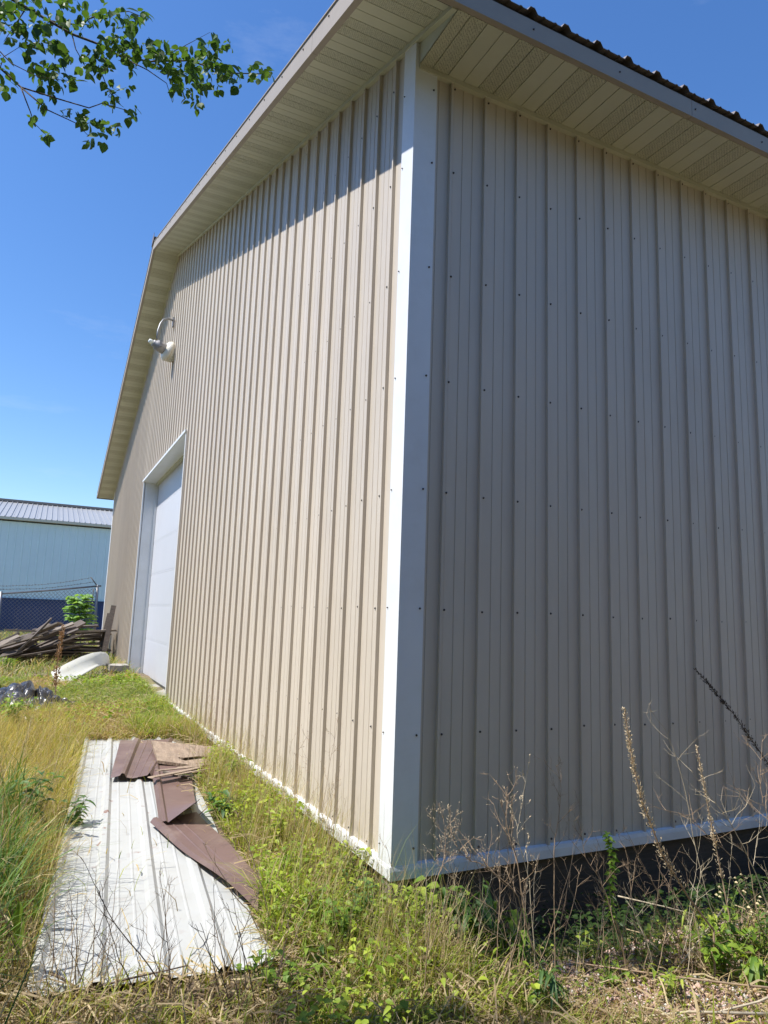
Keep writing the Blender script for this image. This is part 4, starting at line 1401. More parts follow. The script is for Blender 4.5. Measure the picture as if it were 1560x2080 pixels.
def leafy_plant(name, base, tops, nleaf, L, Wr, tint, label, cat='weed', droop=0.5, group=None, stem_m='leafy', r=0.003, spread=1.0):
    """stems from base to each top with leaves up the stems; parts: stem, leaves"""
    base = Vector(base)
    e = empty(name, base, label=label, cat=cat, group=group)
    mb = MB(); Ps = []; Ds = []
    for tp in tops:
        tp = Vector(tp)
        mid = base.lerp(tp, 0.5) + Vector((random.uniform(-.03, .03), random.uniform(-.03, .03), 0.02))
        b0 = base + Vector((random.uniform(-.02, .02), random.uniform(-.02, .02), -0.02))
        pts = [b0, b0.lerp(mid, .5), mid, mid.lerp(tp, .5), tp]
        mb.tube([p - base for p in pts], [r, r * .9, r * .8, r * .6, r * .3], 5)
        for i in range(nleaf):
            f = 0.12 + 0.88 * (i + random.random()) / nleaf
            q = f * 4; j = min(int(q), 3); p = pts[j].lerp(pts[j + 1], q - j)
            a = i * 2.4 + random.random()
            Ps.append(tuple(p - base)); Ds.append((math.cos(a) * spread, math.sin(a) * spread, random.uniform(0.0, 0.8)))
    mb_o = mb.build('stem', 'stemgreen', e)
    n = len(Ps)
    P = np.array(Ps); D = np.array(Ds)
    Ln = rng.uniform(*L, n)
    Nn = np.tile([0, 0, 1.0], (n, 1)) + rng.normal(0, 0.3, (n, 3))
    V, Q, T, C = leaf_arrays(P, D, Nn, Ln, Ln * Wr * rng.uniform(0.8, 1.2, n), tint(n), droop)
    o = np_mesh('leaves', V, [Q, T], 'leafy', C, parent=e)
    return e
M['stemgreen'] = mat('green_stem', (0.16, 0.22, 0.06), 0.6, var=0.2, vscale=20)
G_BR = lambda n: tints(n, (0.11, 0.21, 0.025), (0.30, 0.40, 0.05))
G_DK = lambda n: tints(n, (0.045, 0.11, 0.03), (0.14, 0.24, 0.06))
G_YL = lambda n: tints(n, (0.20, 0.28, 0.03), (0.42, 0.48, 0.08))
def cluster_tops(b, h, w, k):
    return [Vector(b) + Vector((random.uniform(-w, w), random.uniform(-w, w), h * random.uniform(0.6, 1.0))) for _ in range(k)]

# weeds by the sheets and walls (u, v of the foot)
def weed_at(u, v, h, w, k, nl, L, Wr, tint, label, **kw):
    b = gp(u, v); b.z = float(G(b.x, b.y))
    return leafy_plant('leafy_weed', b, cluster_tops(b, h, w, k), nl, L, Wr, tint, label, **kw)
weed_at(455, 1668, .20, .12, 9, 8, (.05, .10), .35, G_DK, 'bushy green weed growing past the bent brown sheet')
weed_at(470, 1600, .22, .10, 7, 7, (.05, .09), .35, G_BR, 'green weed between the peeling board and the wall')
weed_at(410, 1500, .18, .08, 6, 4, (.09, .15), .3, G_BR, 'dandelion rosette against the foam-edged wall base')
weed_at(300, 1497, .08, .08, 6, 4, (.08, .13), .3, G_YL, 'yellow-green dandelion beyond the brown sheet')
weed_at(145, 1680, .22, .12, 7, 7, (.05, .09), .35, G_DK, 'dark leafy weed arching over the white sheet from the left')
weed_at(110, 1600, .12, .08, 5, 6, (.04, .07), .4, G_BR, 'small weed at the left rim of the white sheet')
weed_at(60, 1700, .45, .12, 6, 12, (.06, .11), .3, G_DK, 'tall dark leafy weed at the left edge of the photo')
weed_at(20, 1480, .40, .20, 12, 9, (.06, .11), .4, G_BR, 'bright green weed clump in front of the black plastic')
weed_at(15, 1365, .30, .22, 10, 7, (.06, .10), .45, G_BR, 'light green weed clump left of the earth lumps')
weed_at(160, 1345, .35, .18, 12, 8, (.06, .10), .4, G_YL, 'yellow-green weed in front of the stacked boards')
weed_at(125, 1342, .28, .10, 6, 6, (.05, .09), .4, G_BR, 'small green weed beside the dock stalk and boards')
weed_at(188, 1318, .30, .16, 9, 8, (.06, .09), .4, G_YL, 'pale weed at the foot of the leaning boards')
weed_at(240, 1392, .22, .08, 4, 6, (.05, .08), .4, G_BR, 'small green weed under the concrete slab')
weed_at(640, 1900, .22, .10, 8, 8, (.035, .065), .45, G_BR, 'bright leafy weed in the grass before the corner')
weed_at(700, 1830, .24, .10, 8, 8, (.035, .065), .45, G_YL, 'yellow-green weed near the corner of the sunlit wall')
weed_at(590, 1800, .22, .12, 8, 8, (.035, .06), .45, G_BR, 'leafy weed beside the nearest brown sheet')
weed_at(770, 1850, .18, .08, 7, 8, (.03, .055), .5, G_BR, 'low weed right under the building corner')
weed_at(900, 1880, .24, .08, 7, 7, (.05, .08), .55, G_BR, 'broad-leaved green weed just right of the corner')
weed_at(955, 1925, .30, .12, 12, 9, (.06, .11), .26, G_DK, 'large drooping long-leaved weed right of the corner', droop=1.1)
weed_at(1010, 1930, .20, .10, 8, 7, (.05, .09), .28, G_BR, 'drooping weed at the edge of the long wall shade', droop=1.1)
weed_at(560, 1745, .26, .10, 9, 9, (.04, .07), .42, G_YL, 'yellow-green weed between the slanted sheet and wall')
weed_at(680, 1935, .22, .11, 10, 9, (.03, .06), .45, G_BR, 'leafy weed clump in front of the sunlit corner')
weed_at(735, 1890, .26, .09, 9, 9, (.035, .06), .4, G_DK, 'darker leafy weed just left of the corner post')
weed_at(830, 1905, .24, .09, 9, 8, (.04, .07), .45, G_YL, 'yellow leafy weed at the foot of the corner post')
weed_at(1060, 1955, .22, .10, 9, 8, (.04, .08), .3, G_BR, 'narrow-leaved weed under the brown twiggy weeds', droop=.9)
weed_at(1470, 1985, .17, .12, 10, 8, (.04, .07), .45, G_BR, 'green weed clump under the shorter seed spike')
weed_at(1580, 1960, .24, .12, 10, 10, (.04, .07), .4, G_DK, 'tall leafy weed cut off by the right edge')
weed_at(540, 2010, .14, .12, 9, 8, (.03, .05), .5, G_BR, 'low green weed at the right end of the white sheet')
weed_at(870, 1990, .10, .10, 6, 6, (.03, .055), .5, G_BR, 'low clover-like weed in the front straw')
weed_at(640, 1990, .12, .12, 8, 8, (.03, .05), .5, G_BR, 'low green weed in the foreground grass')
weed_at(1190, 1925, .07, .12, 8, 6, (.02, .04), .6, G_YL, 'low yellow-green weed creeping at the shade line')
weed_at(1100, 1915, .09, .10, 7, 6, (.02, .04), .6, G_YL, 'low yellow weed at the shade line near the corner')
weed_at(1430, 1915, .17, .06, 6, 6, (.05, .09), .2, G_YL, 'wilting narrow-leaved weed by the bent stalk', droop=1.3)
weed_at(1500, 1945, .22, .10, 8, 6, (.04, .06), .5, G_BR, 'round-leaved weed at the right below the flowers')
weed_at(1545, 2000, .14, .05, 7, 5, (.06, .10), .28, G_BR, 'wilting green weed at the right edge', droop=1.2)
weed_at(1240, 1990, .06, .12, 7, 5, (.03, .05), .4, G_BR, 'flat green weed on the gravel')
weed_at(1110, 2060, .18, .04, 5, 6, (.06, .10), .18, G_DK, 'upright dark narrow-leaved weed at the bottom edge', droop=0.9)
weed_at(1350, 2030, .10, .08, 6, 6, (.03, .06), .3, G_YL, 'thin weed among the fallen stalks in front')

def ground_cover(name, n, x0, x1, y0, y1, hs, Ls, A, B, lab, dens=None):
    x, y = scatter(n, x0, x1, y0, y1, dens)
    n = len(x)
    P = np.stack([x, y, G(x, y) + rng.uniform(*hs, n)], -1)
    D = rng.normal(0, 1, (n, 3)); D[:, 2] = rng.uniform(-0.2, 0.7, n)
    L = rng.uniform(*Ls, n)
    V, Q, T, C = leaf_arrays(P, D, np.tile([0, 0, 1.0], (n, 1)) + rng.normal(0, .4, (n, 3)), L, L * rng.uniform(.35, .8, n), tints(n, A, B), .3)
    o = np_mesh(name, V, [Q, T], 'leafy', C, kind='stuff'); tag(o, lab); o['category'] = 'ground cover'
ground_cover('clover', 15000, -0.75, 0.15, -0.95, 3.2, (0.02, 0.17), (.014, .042), (0.15, 0.24, 0.02), (0.44, 0.52, 0.06), 'small broad green leaves between the sheets and the sunlit wall', lambda x, y: np.clip(patch(x, y, 6, 1) * 2 - .5, 0, 1))
ground_cover('ground_leaves', 5500, -0.8, 3.3, -1.7, -0.6, (0.004, 0.05), (.010, .028), (0.16, 0.22, 0.02), (0.42, 0.46, 0.07), 'tiny yellow-green leaves creeping over the gravel', lambda x, y: np.clip(patch(x, y, 7, 4) * 2.2 - .8, 0, 1))
ground_cover('yard_leaves', 9000, -3.0, -0.1, 4.6, 9.4, (0.02, 0.14), (.03, .07), (0.12, 0.20, 0.02), (0.38, 0.46, 0.08), 'broad yellow-green leaves patching the mid yard', lambda x, y: np.clip(patch(x, y, 2.4, 3) * 2 - .9 + .5 * (y > 7.4), 0, 1))
ground_cover('fallen_leaves', 4200, -1.7, 3.3, -1.7, -0.5, (0.002, 0.02), (.012, .03), (0.20, 0.11, 0.05), (0.45, 0.28, 0.15), 'dead brown leaves littering the soil and gravel')

ground_cover('shade_tinted_weeds', 5000, 0.1, 3.6, -0.62, -0.05, (0.02, 0.20), (.012, .045), (0.015, 0.035, 0.008), (0.06, 0.11, 0.025), 'green weeds in the hollow under the long wall, tinted dark for shade', lambda x, y: np.clip(patch(x, y, 5, 2) * 2 - .5, 0, 1))  # wall shade is put into these darkened leaf tints
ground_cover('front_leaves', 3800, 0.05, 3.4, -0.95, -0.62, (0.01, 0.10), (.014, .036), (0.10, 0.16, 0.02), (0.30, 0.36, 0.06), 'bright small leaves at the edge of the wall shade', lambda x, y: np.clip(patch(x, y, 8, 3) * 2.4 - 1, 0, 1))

# broad dock leaf at the left edge
def big_leaf(u, v, u2, v2, w, lab, yb=None):
    b = gp(u, v); b.z = float(G(b.x, b.y))
    t = at(u2, v2, 1, b.y - 0.02)
    e = empty('dock_leaf', b, label=lab, cat='leaf', group='broad dock leaves')
    d = (t - b)
    mb = MB(); mb.tube([(0, 0, 0), tuple(d * 0.3)], [0.004, 0.003], 5); mb.build('stalk', 'stemgreen', e)
    L = d.length * 0.72; d.normalize(); s0 = Vector((1, 0.35, 0)).normalized()
    vs = []; fs = []
    N = 10
    for i in range(N + 1):
        f = i / N; ww = w * math.sin(PI * min(1, f * 0.92 + 0.05)) ** 0.7
        p = d * (t - b).length * 0.28 + d * L * f
        k = Vector((0, -0.03, -0.02)) * f * f * 3 * L
        for sg in (-1, 0, 1):
            q = p + s0 * sg * ww / 2 + k + Vector((0, 0.012 * (abs(sg)), 0.006 * math.sin(6 * f * 3.1) * abs(sg)))
            vs.append(tuple(q))
    for i in range(N):
        for k in range(2):
            fs.append((i * 3 + k, i * 3 + k + 1, (i + 1) * 3 + k + 1, (i + 1) * 3 + k))
    C = np.tile([[0.16, 0.24, 0.035]], (len(vs), 1)) * rng.uniform(0.85, 1.1, (len(vs), 1))
    np_mesh('leaf_blade', np.array(vs), [np.array(fs)], 'leafy', C, parent=e, smooth=True)
big_leaf(60, 1905, 92, 1785, 0.045, 'broad upright dock leaf at the left edge of the white sheet')
big_leaf(35, 1990, 40, 1820, 0.04, 'second broad dock leaf nearest the left edge')

# sapling with feathery leaves by the fence
def sapling():
    b = gp(158, 1338); b.z = float(G(b.x, b.y)) ; b = Vector((at(168, 1300, 1, 14.9).x, 14.9, 0.38))
    e = empty('sapling', b, label='bright green feathery sapling between the boards and fence', cat='sapling')
    mb = MB(); Ps = []; Ds = []
    top = at(160, 1206, 1, 14.9) - b
    mb.tube([(0, 0, -0.05), tuple(top * 0.5), tuple(top * 0.92)], [0.016, 0.012, 0.006], 6)
    for i in range(64):
        f = 0.45 + 0.55 * i / 63
        o = top * f * 0.95
        a = i * 2.399 + random.uniform(-.6, .6); o = o + Vector((0, 0, random.uniform(-.07, .07)))
        l = random.uniform(0.30, 0.48) * (1.2 - 0.45 * f)
        dr_ = Vector((math.cos(a), math.sin(a) * 0.8, random.uniform(0.25, 0.7))).normalized()
        pts = [o + dr_ * l * t + Vector((0, 0, -0.35 * l * t * t)) for t in (0, .33, .66, 1)]
        mb.tube(pts, [0.004, 0.003, 0.0025, 0.0015], 3)
        sidev = dr_.cross(Vector((0, 0, 1))).normalized()
        for k in range(9):
            t = 0.2 + 0.8 * k / 8
            q = t * 3; j = min(int(q), 2); p = pts[j].lerp(pts[j + 1], q - j)
            for sg in (-1, 1):
                Ps.append(tuple(p)); Ds.append(tuple(sidev * sg + dr_ * 0.35 + Vector((0, 0, -0.15))))
    mb.build('trunk', 'stemgreen', e)
    n = len(Ps); L = rng.uniform(.09, .14, n)
    V, Q, T, C = leaf_arrays(np.array(Ps), np.array(Ds), np.tile([0, 0, 1.0], (n, 1)) + rng.normal(0, .35, (n, 3)), L, L * 0.45, tints(n, (0.14, 0.30, 0.08), (0.34, 0.50, 0.16)), 0.25)
    np_mesh('leaves', V, [Q, T], 'leafy', C, parent=e)
sapling()

# ------------------------------------------------------------------ dead stalks
def say(h, lo, hi, m, nb, where):
    f = (h - lo) / (hi - lo)
    hw = 'very short' if f < .12 else 'short' if f < .35 else 'middling' if f < .6 else 'tall' if f < .85 else 'very tall'
    cw = {'dead': 'brown', 'dead_pale': 'straw-pale', 'dead_dark': 'dark'}[m]
    nw = ['no', 'one', 'two', 'three', 'four', 'five', 'six', 'seven', 'eight', 'nine'][nb]
    return f'{hw} {cw} stalk, {nw} twigs, {where}'
def jit(a): return Vector((random.uniform(-a, a), random.uniform(-a, a), random.uniform(-a, a)))
def dead_weed(name, pts, r, m, label, cat='dead weed', nbr=10, blen=0.12, group=None, seeds=0.0, sub=2, spread=0.8, sm='seed', seedlen=0.012):
    pts = [Vector(p) for p in pts]
    base = pts[0]
    e = empty(name, base, label=label, cat=cat, group=group)
    P = [p - base for p in pts]
    # resample with jitter
    Q = [P[0]]
    for i_ in range(len(P) - 1):
        p0, p1, p2, p3 = P[max(i_ - 1, 0)], P[i_], P[i_ + 1], P[min(i_ + 2, len(P) - 1)]
        for k in range(1, 5):
            t = k / 4
            Q.append(0.5 * ((2 * p1) + (p2 - p0) * t + (2 * p0 - 5 * p1 + 4 * p2 - p3) * t * t + (3 * p1 - p0 - 3 * p2 + p3) * t ** 3) + jit(0.003))
    mb = MB(); n = len(Q)
    mb.tube(Q, [r * (1 - 0.72 * i / (n - 1)) for i in range(n)], 5)
    mb.build('stem', m, e)
    sd = MB(); tw = MB()
    def seed(p, d):
        d = (d.normalized() + jit(0.7)).normalized() * seedlen * random.uniform(0.6, 1.4)
        s = d.orthogonal().normalized() * seedlen * 0.22; t = d.cross(s).normalized() * seedlen * 0.22
        sd.add([p, p + d * .5 + s, p + d * .5 + t, p + d * .5 - s, p + d * .5 - t, p + d], [(0, 1, 2), (0, 2, 3), (0, 3, 4), (0, 4, 1), (5, 2, 1), (5, 3, 2), (5, 4, 3), (5, 1, 4)])
    def branch(o, d, l, rr, lev):
        k = 4
        p = [o]
        dd = d.normalized()
        for i in range(k):
            dd = (dd + jit(0.22) + Vector((0, 0, 0.10))).normalized()
            p.append(p[-1] + dd * l / k)
        tw.tube(p, [rr * (1 - 0.6 * i / k) for i in range(k + 1)], 4)
        if lev > 0:
            for i in range(random.randint(2, 4)):
                j = random.randint(1, k)
                branch(p[j], (dd + jit(0.9)), l * random.uniform(0.3, 0.55), rr * 0.6, lev - 1)
        if seeds > 0:
            for i in range(k):
                if random.random() < seeds: seed(p[i + 1], dd)
    for i in range(nbr):
        f = 0.3 + 0.68 * (i + random.random()) / nbr
        q = f * (n - 1); j = min(int(q), n - 2); o = Q[j].lerp(Q[j + 1], q - j)
        up_ = (Q[j + 1] - Q[j]).normalized()
        a = i * 2.4 + random.random()
        sidev = Vector((math.cos(a), math.sin(a), 0))
        branch(o, up_ * 0.8 + sidev * spread, blen * random.uniform(0.5, 1.2) * (1.25 - f * 0.7), r * 0.45, sub)
    if tw.v: tw.build('twigs', m, e, 'stuff')
    if sd.v: sd.build('seeds', sm, e, 'stuff')
    return e
def spike(name, pts, r, m, label, f0, dens, sl, sm, rad=0.014, group=None):
    """a stalk whose upper part is packed with seed husks"""
    pts = [Vector(p) for p in pts]; base = pts[0]
    e = empty(name, base, label=label, cat='seed stalk', group=group)
    P = [p - base for p in pts]; n = len(P)
    mb = MB(); mb.tube(P, [r * (1 - 0.6 * i / (n - 1)) for i in range(n)], 6); mb.build('stem', m, e)
    sd = MB()
    for k in range(dens):
        f = f0 + (1 - f0) * random.random() ** 0.9
        if math.sin(f * 31) + random.random() < -0.3: continue
        q = f * (n - 1); j = min(int(q), n - 2); o = P[j].lerp(P[j + 1], q - j)
        up_ = (P[j + 1] - P[j]).normalized()
        a = random.uniform(0, 6.28)
        rr = rad * (1.15 - 0.75 * (f - f0) / (1 - f0)) * random.uniform(0.2, 1)
        s1 = up_.orthogonal().normalized(); s2 = up_.cross(s1)
        off = (s1 * math.cos(a) + s2 * math.sin(a))
        p = o + off * rr
        d = (up_ * random.uniform(0.5, 1.1) + off * random.uniform(0.2, 0.9)).normalized() * sl * random.uniform(0.6, 1.3)
        s = d.cross(off).normalized() * sl * 0.2; t = d.cross(s).normalized() * sl * 0.12
        sd.add([p, p + d * .5 + s, p + d * .5 + t, p + d * .5 - s, p + d * .5 - t, p + d], [(0, 1, 2), (0, 2, 3), (0, 3, 4), (0, 4, 1), (5, 2, 1), (5, 3, 2), (5, 4, 3), (5, 1, 4)])
    sd.build('seed_husks', sm, e, 'stuff')
    return e
def path_at(pxs, y0, y1=None):
    if y1 is None: y1 = y0
    n = len(pxs); out = []
    for i, (u, v) in enumerate(pxs):
        out.append(at(u, v, 1, y0 + (y1 - y0) * i / (n - 1)))
    out[0].z = float(G(out[0].x, out[0].y)) - 0.01
    return out
# right side
spike('seed_stalk', path_at([(1452, 2000), (1450, 1890), (1400, 1825), (1345, 1735), (1305, 1630), (1285, 1550), (1268, 1440)], -0.98, -0.85), 0.0055, 'dead', 'tallest pale seed spike leaning left before the shaded wall', 0.36, 800, 0.013, 'seed_pale', 0.017)
spike('seed_stalk', path_at([(1510, 1960), (1485, 1880), (1462, 1760), (1440, 1650), (1415, 1515)], -0.85, -0.72), 0.0042, 'dead', 'shorter pale seed spike right of the tallest one', 0.45, 380, 0.012, 'seed_pale', 0.011)
spike('seed_stalk', path_at([(1700, 1950), (1650, 1750), (1570, 1565), (1490, 1450), (1412, 1358)], -0.42, -0.20), 0.0045, 'dead_dark', 'dark seed spike slanting in from the right in shade', 0.30, 600, 0.016, 'seed_dark', 0.014)
spike('seed_stalk', path_at([(112, 1445), (113, 1400), (115, 1360), (122, 1315), (128, 1272)], 6.6, 6.7), 0.010, 'dead', 'rust-brown dock spike before the board pile', 0.28, 420, 0.035, 'seed', 0.035)
dead_weed('dead_weed', path_at([(1130, 1990), (1075, 1900), (1050, 1750), (1030, 1680), (1030, 1598)], -0.82, -0.78), 0.0035, 'dead', 'tangled bare weed with forked twigs before the shaded wall', nbr=12, blen=0.16, seeds=0.12, sm='seed_pale', seedlen=.007)
dead_weed('dead_weed', path_at([(1000, 1960), (1060, 1850), (1000, 1770), (945, 1740), (915, 1690)], -0.80, -0.76), 0.003, 'dead', 'brown twiggy weed spreading right beside the corner trim', nbr=14, blen=0.15, seeds=0.3, sm='seed_pale', seedlen=.006)
dead_weed('dead_weed', path_at([(1090, 1890), (1075, 1790), (1050, 1700), (1060, 1640), (1075, 1530)], -0.76, -0.74), 0.002, 'dead_pale', 'thin pale weed tipped with curled pods', nbr=8, blen=0.10, seeds=0.3, sm='seed_pale', seedlen=.012, sub=1)
dead_weed('dead_weed', path_at([(1130, 1880), (1125, 1760), (1130, 1690), (1140, 1600), (1130, 1555)], -0.76, -0.74), 0.0024, 'dead', 'bare weed with a snapped straw head left of the seed spikes', nbr=8, blen=0.14, sub=2)
dead_weed('dead_weed', path_at([(1290, 1990), (1255, 1900), (1225, 1800), (1190, 1740), (1180, 1690)], -0.85, -0.78), 0.0026, 'dead', 'bare thorny twig behind the leafy green stem', nbr=10, blen=0.13, sub=2)
dead_weed('dead_weed', path_at([(1480, 1960), (1430, 1800), (1390, 1600), (1360, 1500), (1320, 1440)], -0.80, -0.74), 0.0022, 'dead_pale', 'thin pale stalk forking between the two seed spikes', nbr=5, blen=0.22, sub=1, spread=0.9)
dead_weed('dead_weed', path_at([(1590, 1950), (1545, 1800), (1500, 1700), (1460, 1640), (1400, 1560)], -0.85, -0.78), 0.003, 'dead_pale', 'pale slanting stalks crossing at the right edge', nbr=12, blen=0.24, sub=1, spread=1.3)
dead_weed('dead_weed', path_at([(1560, 1900), (1500, 1760), (1440, 1700), (1400, 1660), (1330, 1640)], -0.80, -0.74), 0.0025, 'dead', 'brown arching weed low against the base trim', nbr=10, blen=0.18, sub=1, spread=1.2)
dead_weed('dead_weed', path_at([(1620, 1880), (1590, 1750), (1560, 1660), (1545, 1600), (1550, 1500)], -0.80, -0.75), 0.003, 'dead', 'bushy dead weed cut by the right edge of the photo', nbr=14, blen=0.22, sub=2, spread=1.2)
dead_weed('dead_weed', path_at([(860, 1870), (880, 1820), (900, 1750), (905, 1700), (900, 1655)], -0.75, -0.72), 0.002, 'dead', 'fine brown weed in front of the corner trim', nbr=10, blen=0.12, seeds=0.3, sm='seed_pale', seedlen=.006)
for i in range(84):
    u = random.uniform(840, 1640); v = random.uniform(1930, 2010)
    b = gp(u, v); b.z = float(G(b.x, b.y))
    h = random.uniform(0.12, 0.55); dx = random.uniform(-0.45, 0.4) * h * 1.6
    pts = [b, b + Vector((dx * .3, 0, h * .35)), b + Vector((dx * .7, .02, h * .7)), b + Vector((dx, .04, h))]
    mm_ = random.choice(['dead', 'dead_pale', 'dead']); nb_ = random.randint(2, 7)
    wh = 'right of the corner post' if u < 980 else 'left of the green leafy stem' if u < 1200 else 'before the tallest seed spike' if u < 1400 else 'near the fleabane' if u < 1530 else 'at the far right'
    dead_weed('dry_stalk', pts, random.uniform(.0012, .0026), mm_, say(h, .12, .55, mm_, nb_, wh), 'dry stalk', nbr=nb_, blen=.12, sub=1, group='dry stalks before the shaded wall', spread=1.0)
# the long fallen stalks in front at the bottom right
def fallen(pxs, r, m, lab, grp='fallen stalks in the foreground'):
    pts = [gp(u, v, dz) for u, v, dz in pxs]
    o = MB(); o.tube([p - pts[0] for p in pts], [r * (1 - .5 * i / (len(pts) - 1)) for i in range(len(pts))], 6)
    ob = o.build('fallen_stalk', m, None, None, True); ob.location = pts[0]
    tag(ob, lab, 'stalk', grp)
fallen([(1600, 2010, .05), (1500, 2000, .05), (1380, 1985, .06), (1200, 1960, .04), (1130, 1950, .02)], .005, 'dead', 'longest brown stalk fallen across the right foreground')
fallen([(1620, 2000, .09), (1540, 2035, .06), (1440, 2060, .04), (1300, 2080, .02)], .005, 'dead_pale', 'pale stalk fallen at the bottom right corner')
fallen([(1470, 1845, .03), (1420, 1910, .10), (1370, 1975, .02)], .005, 'dead_pale', 'stout pale stick propped at the bent stalk')
fallen([(1255, 1820, .18), (1350, 1842, .14), (1440, 1865, .08), (1500, 1880, .03)], .0035, 'dead_pale', 'thin pale stalk across the wall shade')
fallen([(1040, 1960, .02), (1075, 2010, .05), (1120, 2030, .04), (1220, 2060, .03), (1330, 2085, .02)], .006, 'dead_dark', 'dark bowed stalk on the gravel at the bottom')
fallen([(690, 1860, .04), (740, 1890, .05), (790, 1925, .03), (840, 1960, .02)], .004, 'dead_pale', 'bleached stalk in the grass before the corner')
fallen([(1560, 2060, .05), (1400, 2055, .05), (1280, 2068, .02)], .006, 'dead_pale', 'grey stalk lying level at the bottom edge')
fallen([(650, 1870, .02), (600, 1930, .05), (560, 1960, .03)], .003, 'dead_pale', 'short bleached straw beside the white sheet corner')
fallen([(50, 1455, .1), (60, 1475, .06), (80, 1500, .02)], .009, 'dead_pale', 'pale crooked stick below the black plastic')
fallen([(100, 1975, .06), (130, 1990, .05), (165, 2012, .03)], .006, 'dead_dark', 'dark short stick across the near end of the white sheet')
fallen([(185, 2008, .03), (260, 1988, .08), (330, 1973, .08), (382, 1961, .12)], .0045, 'dead_dark', 'long dark stick across the near end of the white sheet')
# green leafy stem before the shaded wall
def vine():
    pts = path_at([(1275, 1960), (1262, 1900), (1240, 1850), (1238, 1800), (1245, 1740), (1232, 1690)], -0.82, -0.75)
    base = pts[0]
    e = empty('leafy_weed', base, label='upright stem densely set with small green leaves before the wall', cat='weed')
    P = [p - base for p in pts]
    mb = MB(); mb.tube(P, [.003, .003, .0026, .0024, .002, .001], 5); mb.build('stem', 'dead', e)
    Ps, Ds = [], []
    for k in range(110):
        f = 0.32 + 0.68 * k / 109
        q = f * 5; j = min(int(q), 4); o = P[j].lerp(P[j + 1], q - j)
        a = k * 2.4
        Ps.append(tuple(o)); Ds.append((math.cos(a), math.sin(a), random.uniform(-.2, .5)))
    n = len(Ps); L = rng.uniform(.020, .036, n)
    V, Q, T, C = leaf_arrays(np.array(Ps), np.array(Ds), np.tile([0, 0, 1.0], (n, 1)) + rng.normal(0, .3, (n, 3)), L, L * .6, tints(n, (0.13, 0.25, 0.03), (0.30, 0.42, 0.06)), .3)
    np_mesh('leaves', V, [Q, T], 'leafy', C, parent=e)
vine()
# fleabane with faded flowers at the right
def fleabane(u, v, tops, lab):
    b = gp(u, v); b.z = float(G(b.x, b.y))
    tp = [at(a, c, 1, b.y + random.uniform(-.04, .08)) for a, c in tops]
    e = leafy_plant('fleabane', b, tp, 6, (.025, .045), .45, G_BR, lab, cat='flower')
    fl_ = MB()
    for t in tp:
        for _ in range(4):
            c = t - b + jit(0.022)
            vs = [c + Vector(d) * random.uniform(.006, .010) for d in ((1, 0, 0), (-1, 0, 0), (0, 1, 0), (0, -1, 0), (0, 0, .8), (0, 0, -.8))]
            fl_.add(vs, [(0, 2, 4), (2, 1, 4), (1, 3, 4), (3, 0, 4), (2, 0, 5), (1, 2, 5), (3, 1, 5), (0, 3, 5)])
    fl_.build('flower_heads', 'flower', e, 'stuff')
fleabane(1500, 1930, [(1462, 1810), (1492, 1790), (1505, 1785), (1520, 1808)], 'fleabane with faded cream flower heads at the right')
fleabane(1545, 1950, [(1540, 1830), (1556, 1845), (1530, 1850)], 'second fleabane with drooping heads at the right edge')

# fine stalks along the sunlit wall
for i in range(42):
    y = random.uniform(0.0, 3.6); x = random.uniform(-0.42, -0.06)
    b = Vector((x, y, float(G(x, y))))
    h = random.uniform(0.3, 0.85) * (1 if y < 2 else 0.8)
    dx, dy = random.uniform(-.06, .10) * h, random.uniform(-.12, .12) * h
    pts = [b, b + Vector((dx * .3, dy * .3, h * .35)), b + Vector((dx * .6, dy * .7, h * .7)), b + Vector((dx, dy, h))]
    mm_ = random.choice(['dead', 'dead_pale', 'dead_pale', 'dead']); nb_ = random.randint(3, 8)
    wh = 'by the sunlit wall near the corner' if y < .7 else 'by the wall beside the slanted sheet' if y < 1.6 else 'by the wall beside the bent sheet' if y < 2.7 else 'by the wall near the peeling board'
    dead_weed('dry_stalk', pts, random.uniform(.0012, .0024), mm_, say(h, .24, .85, mm_, nb_, wh), 'dry stalk', nbr=nb_, blen=.10, sub=1, group='dry stalks along the sunlit wall', seeds=.25, sm='seed', seedlen=.006, spread=.6)
# dark stems over the white sheet
dark = [([(350, 2045), (345, 1990), (337, 1880), (325, 1770)], 'straight dark stem rising before the white sheet', 1),
        ([(345, 2030), (300, 1960), (231, 1873), (200, 1812), (165, 1742)], 'long dark stem arching left over the white sheet', 1),
        ([(158, 2040), (155, 1975), (156, 1890), (158, 1810)], 'short upright dark stem over the left of the white sheet', 0),
        ([(300, 2040), (262, 1990), (240, 1940), (215, 1860), (205, 1790)], 'dark stem between the straight and arching ones', 2),
        ([(540, 1925), (511, 1858), (477, 1819), (440, 1760), (411, 1711)], 'brown stem arching over the nearest brown sheet', 1),
        ([(560, 1900), (530, 1800), (500, 1700), (470, 1620)], 'pale brown stem right of the brown sheets', 3)]
for px, lab, nb in dark:
    p = gp(*px[0]); dead_weed('dead_weed', path_at(px, p.y, p.y + 0.06), 0.0028, 'dead_dark' if 'dark' in lab else 'dead', lab, nbr=2 + nb * 2, blen=.12, sub=1, spread=.5)
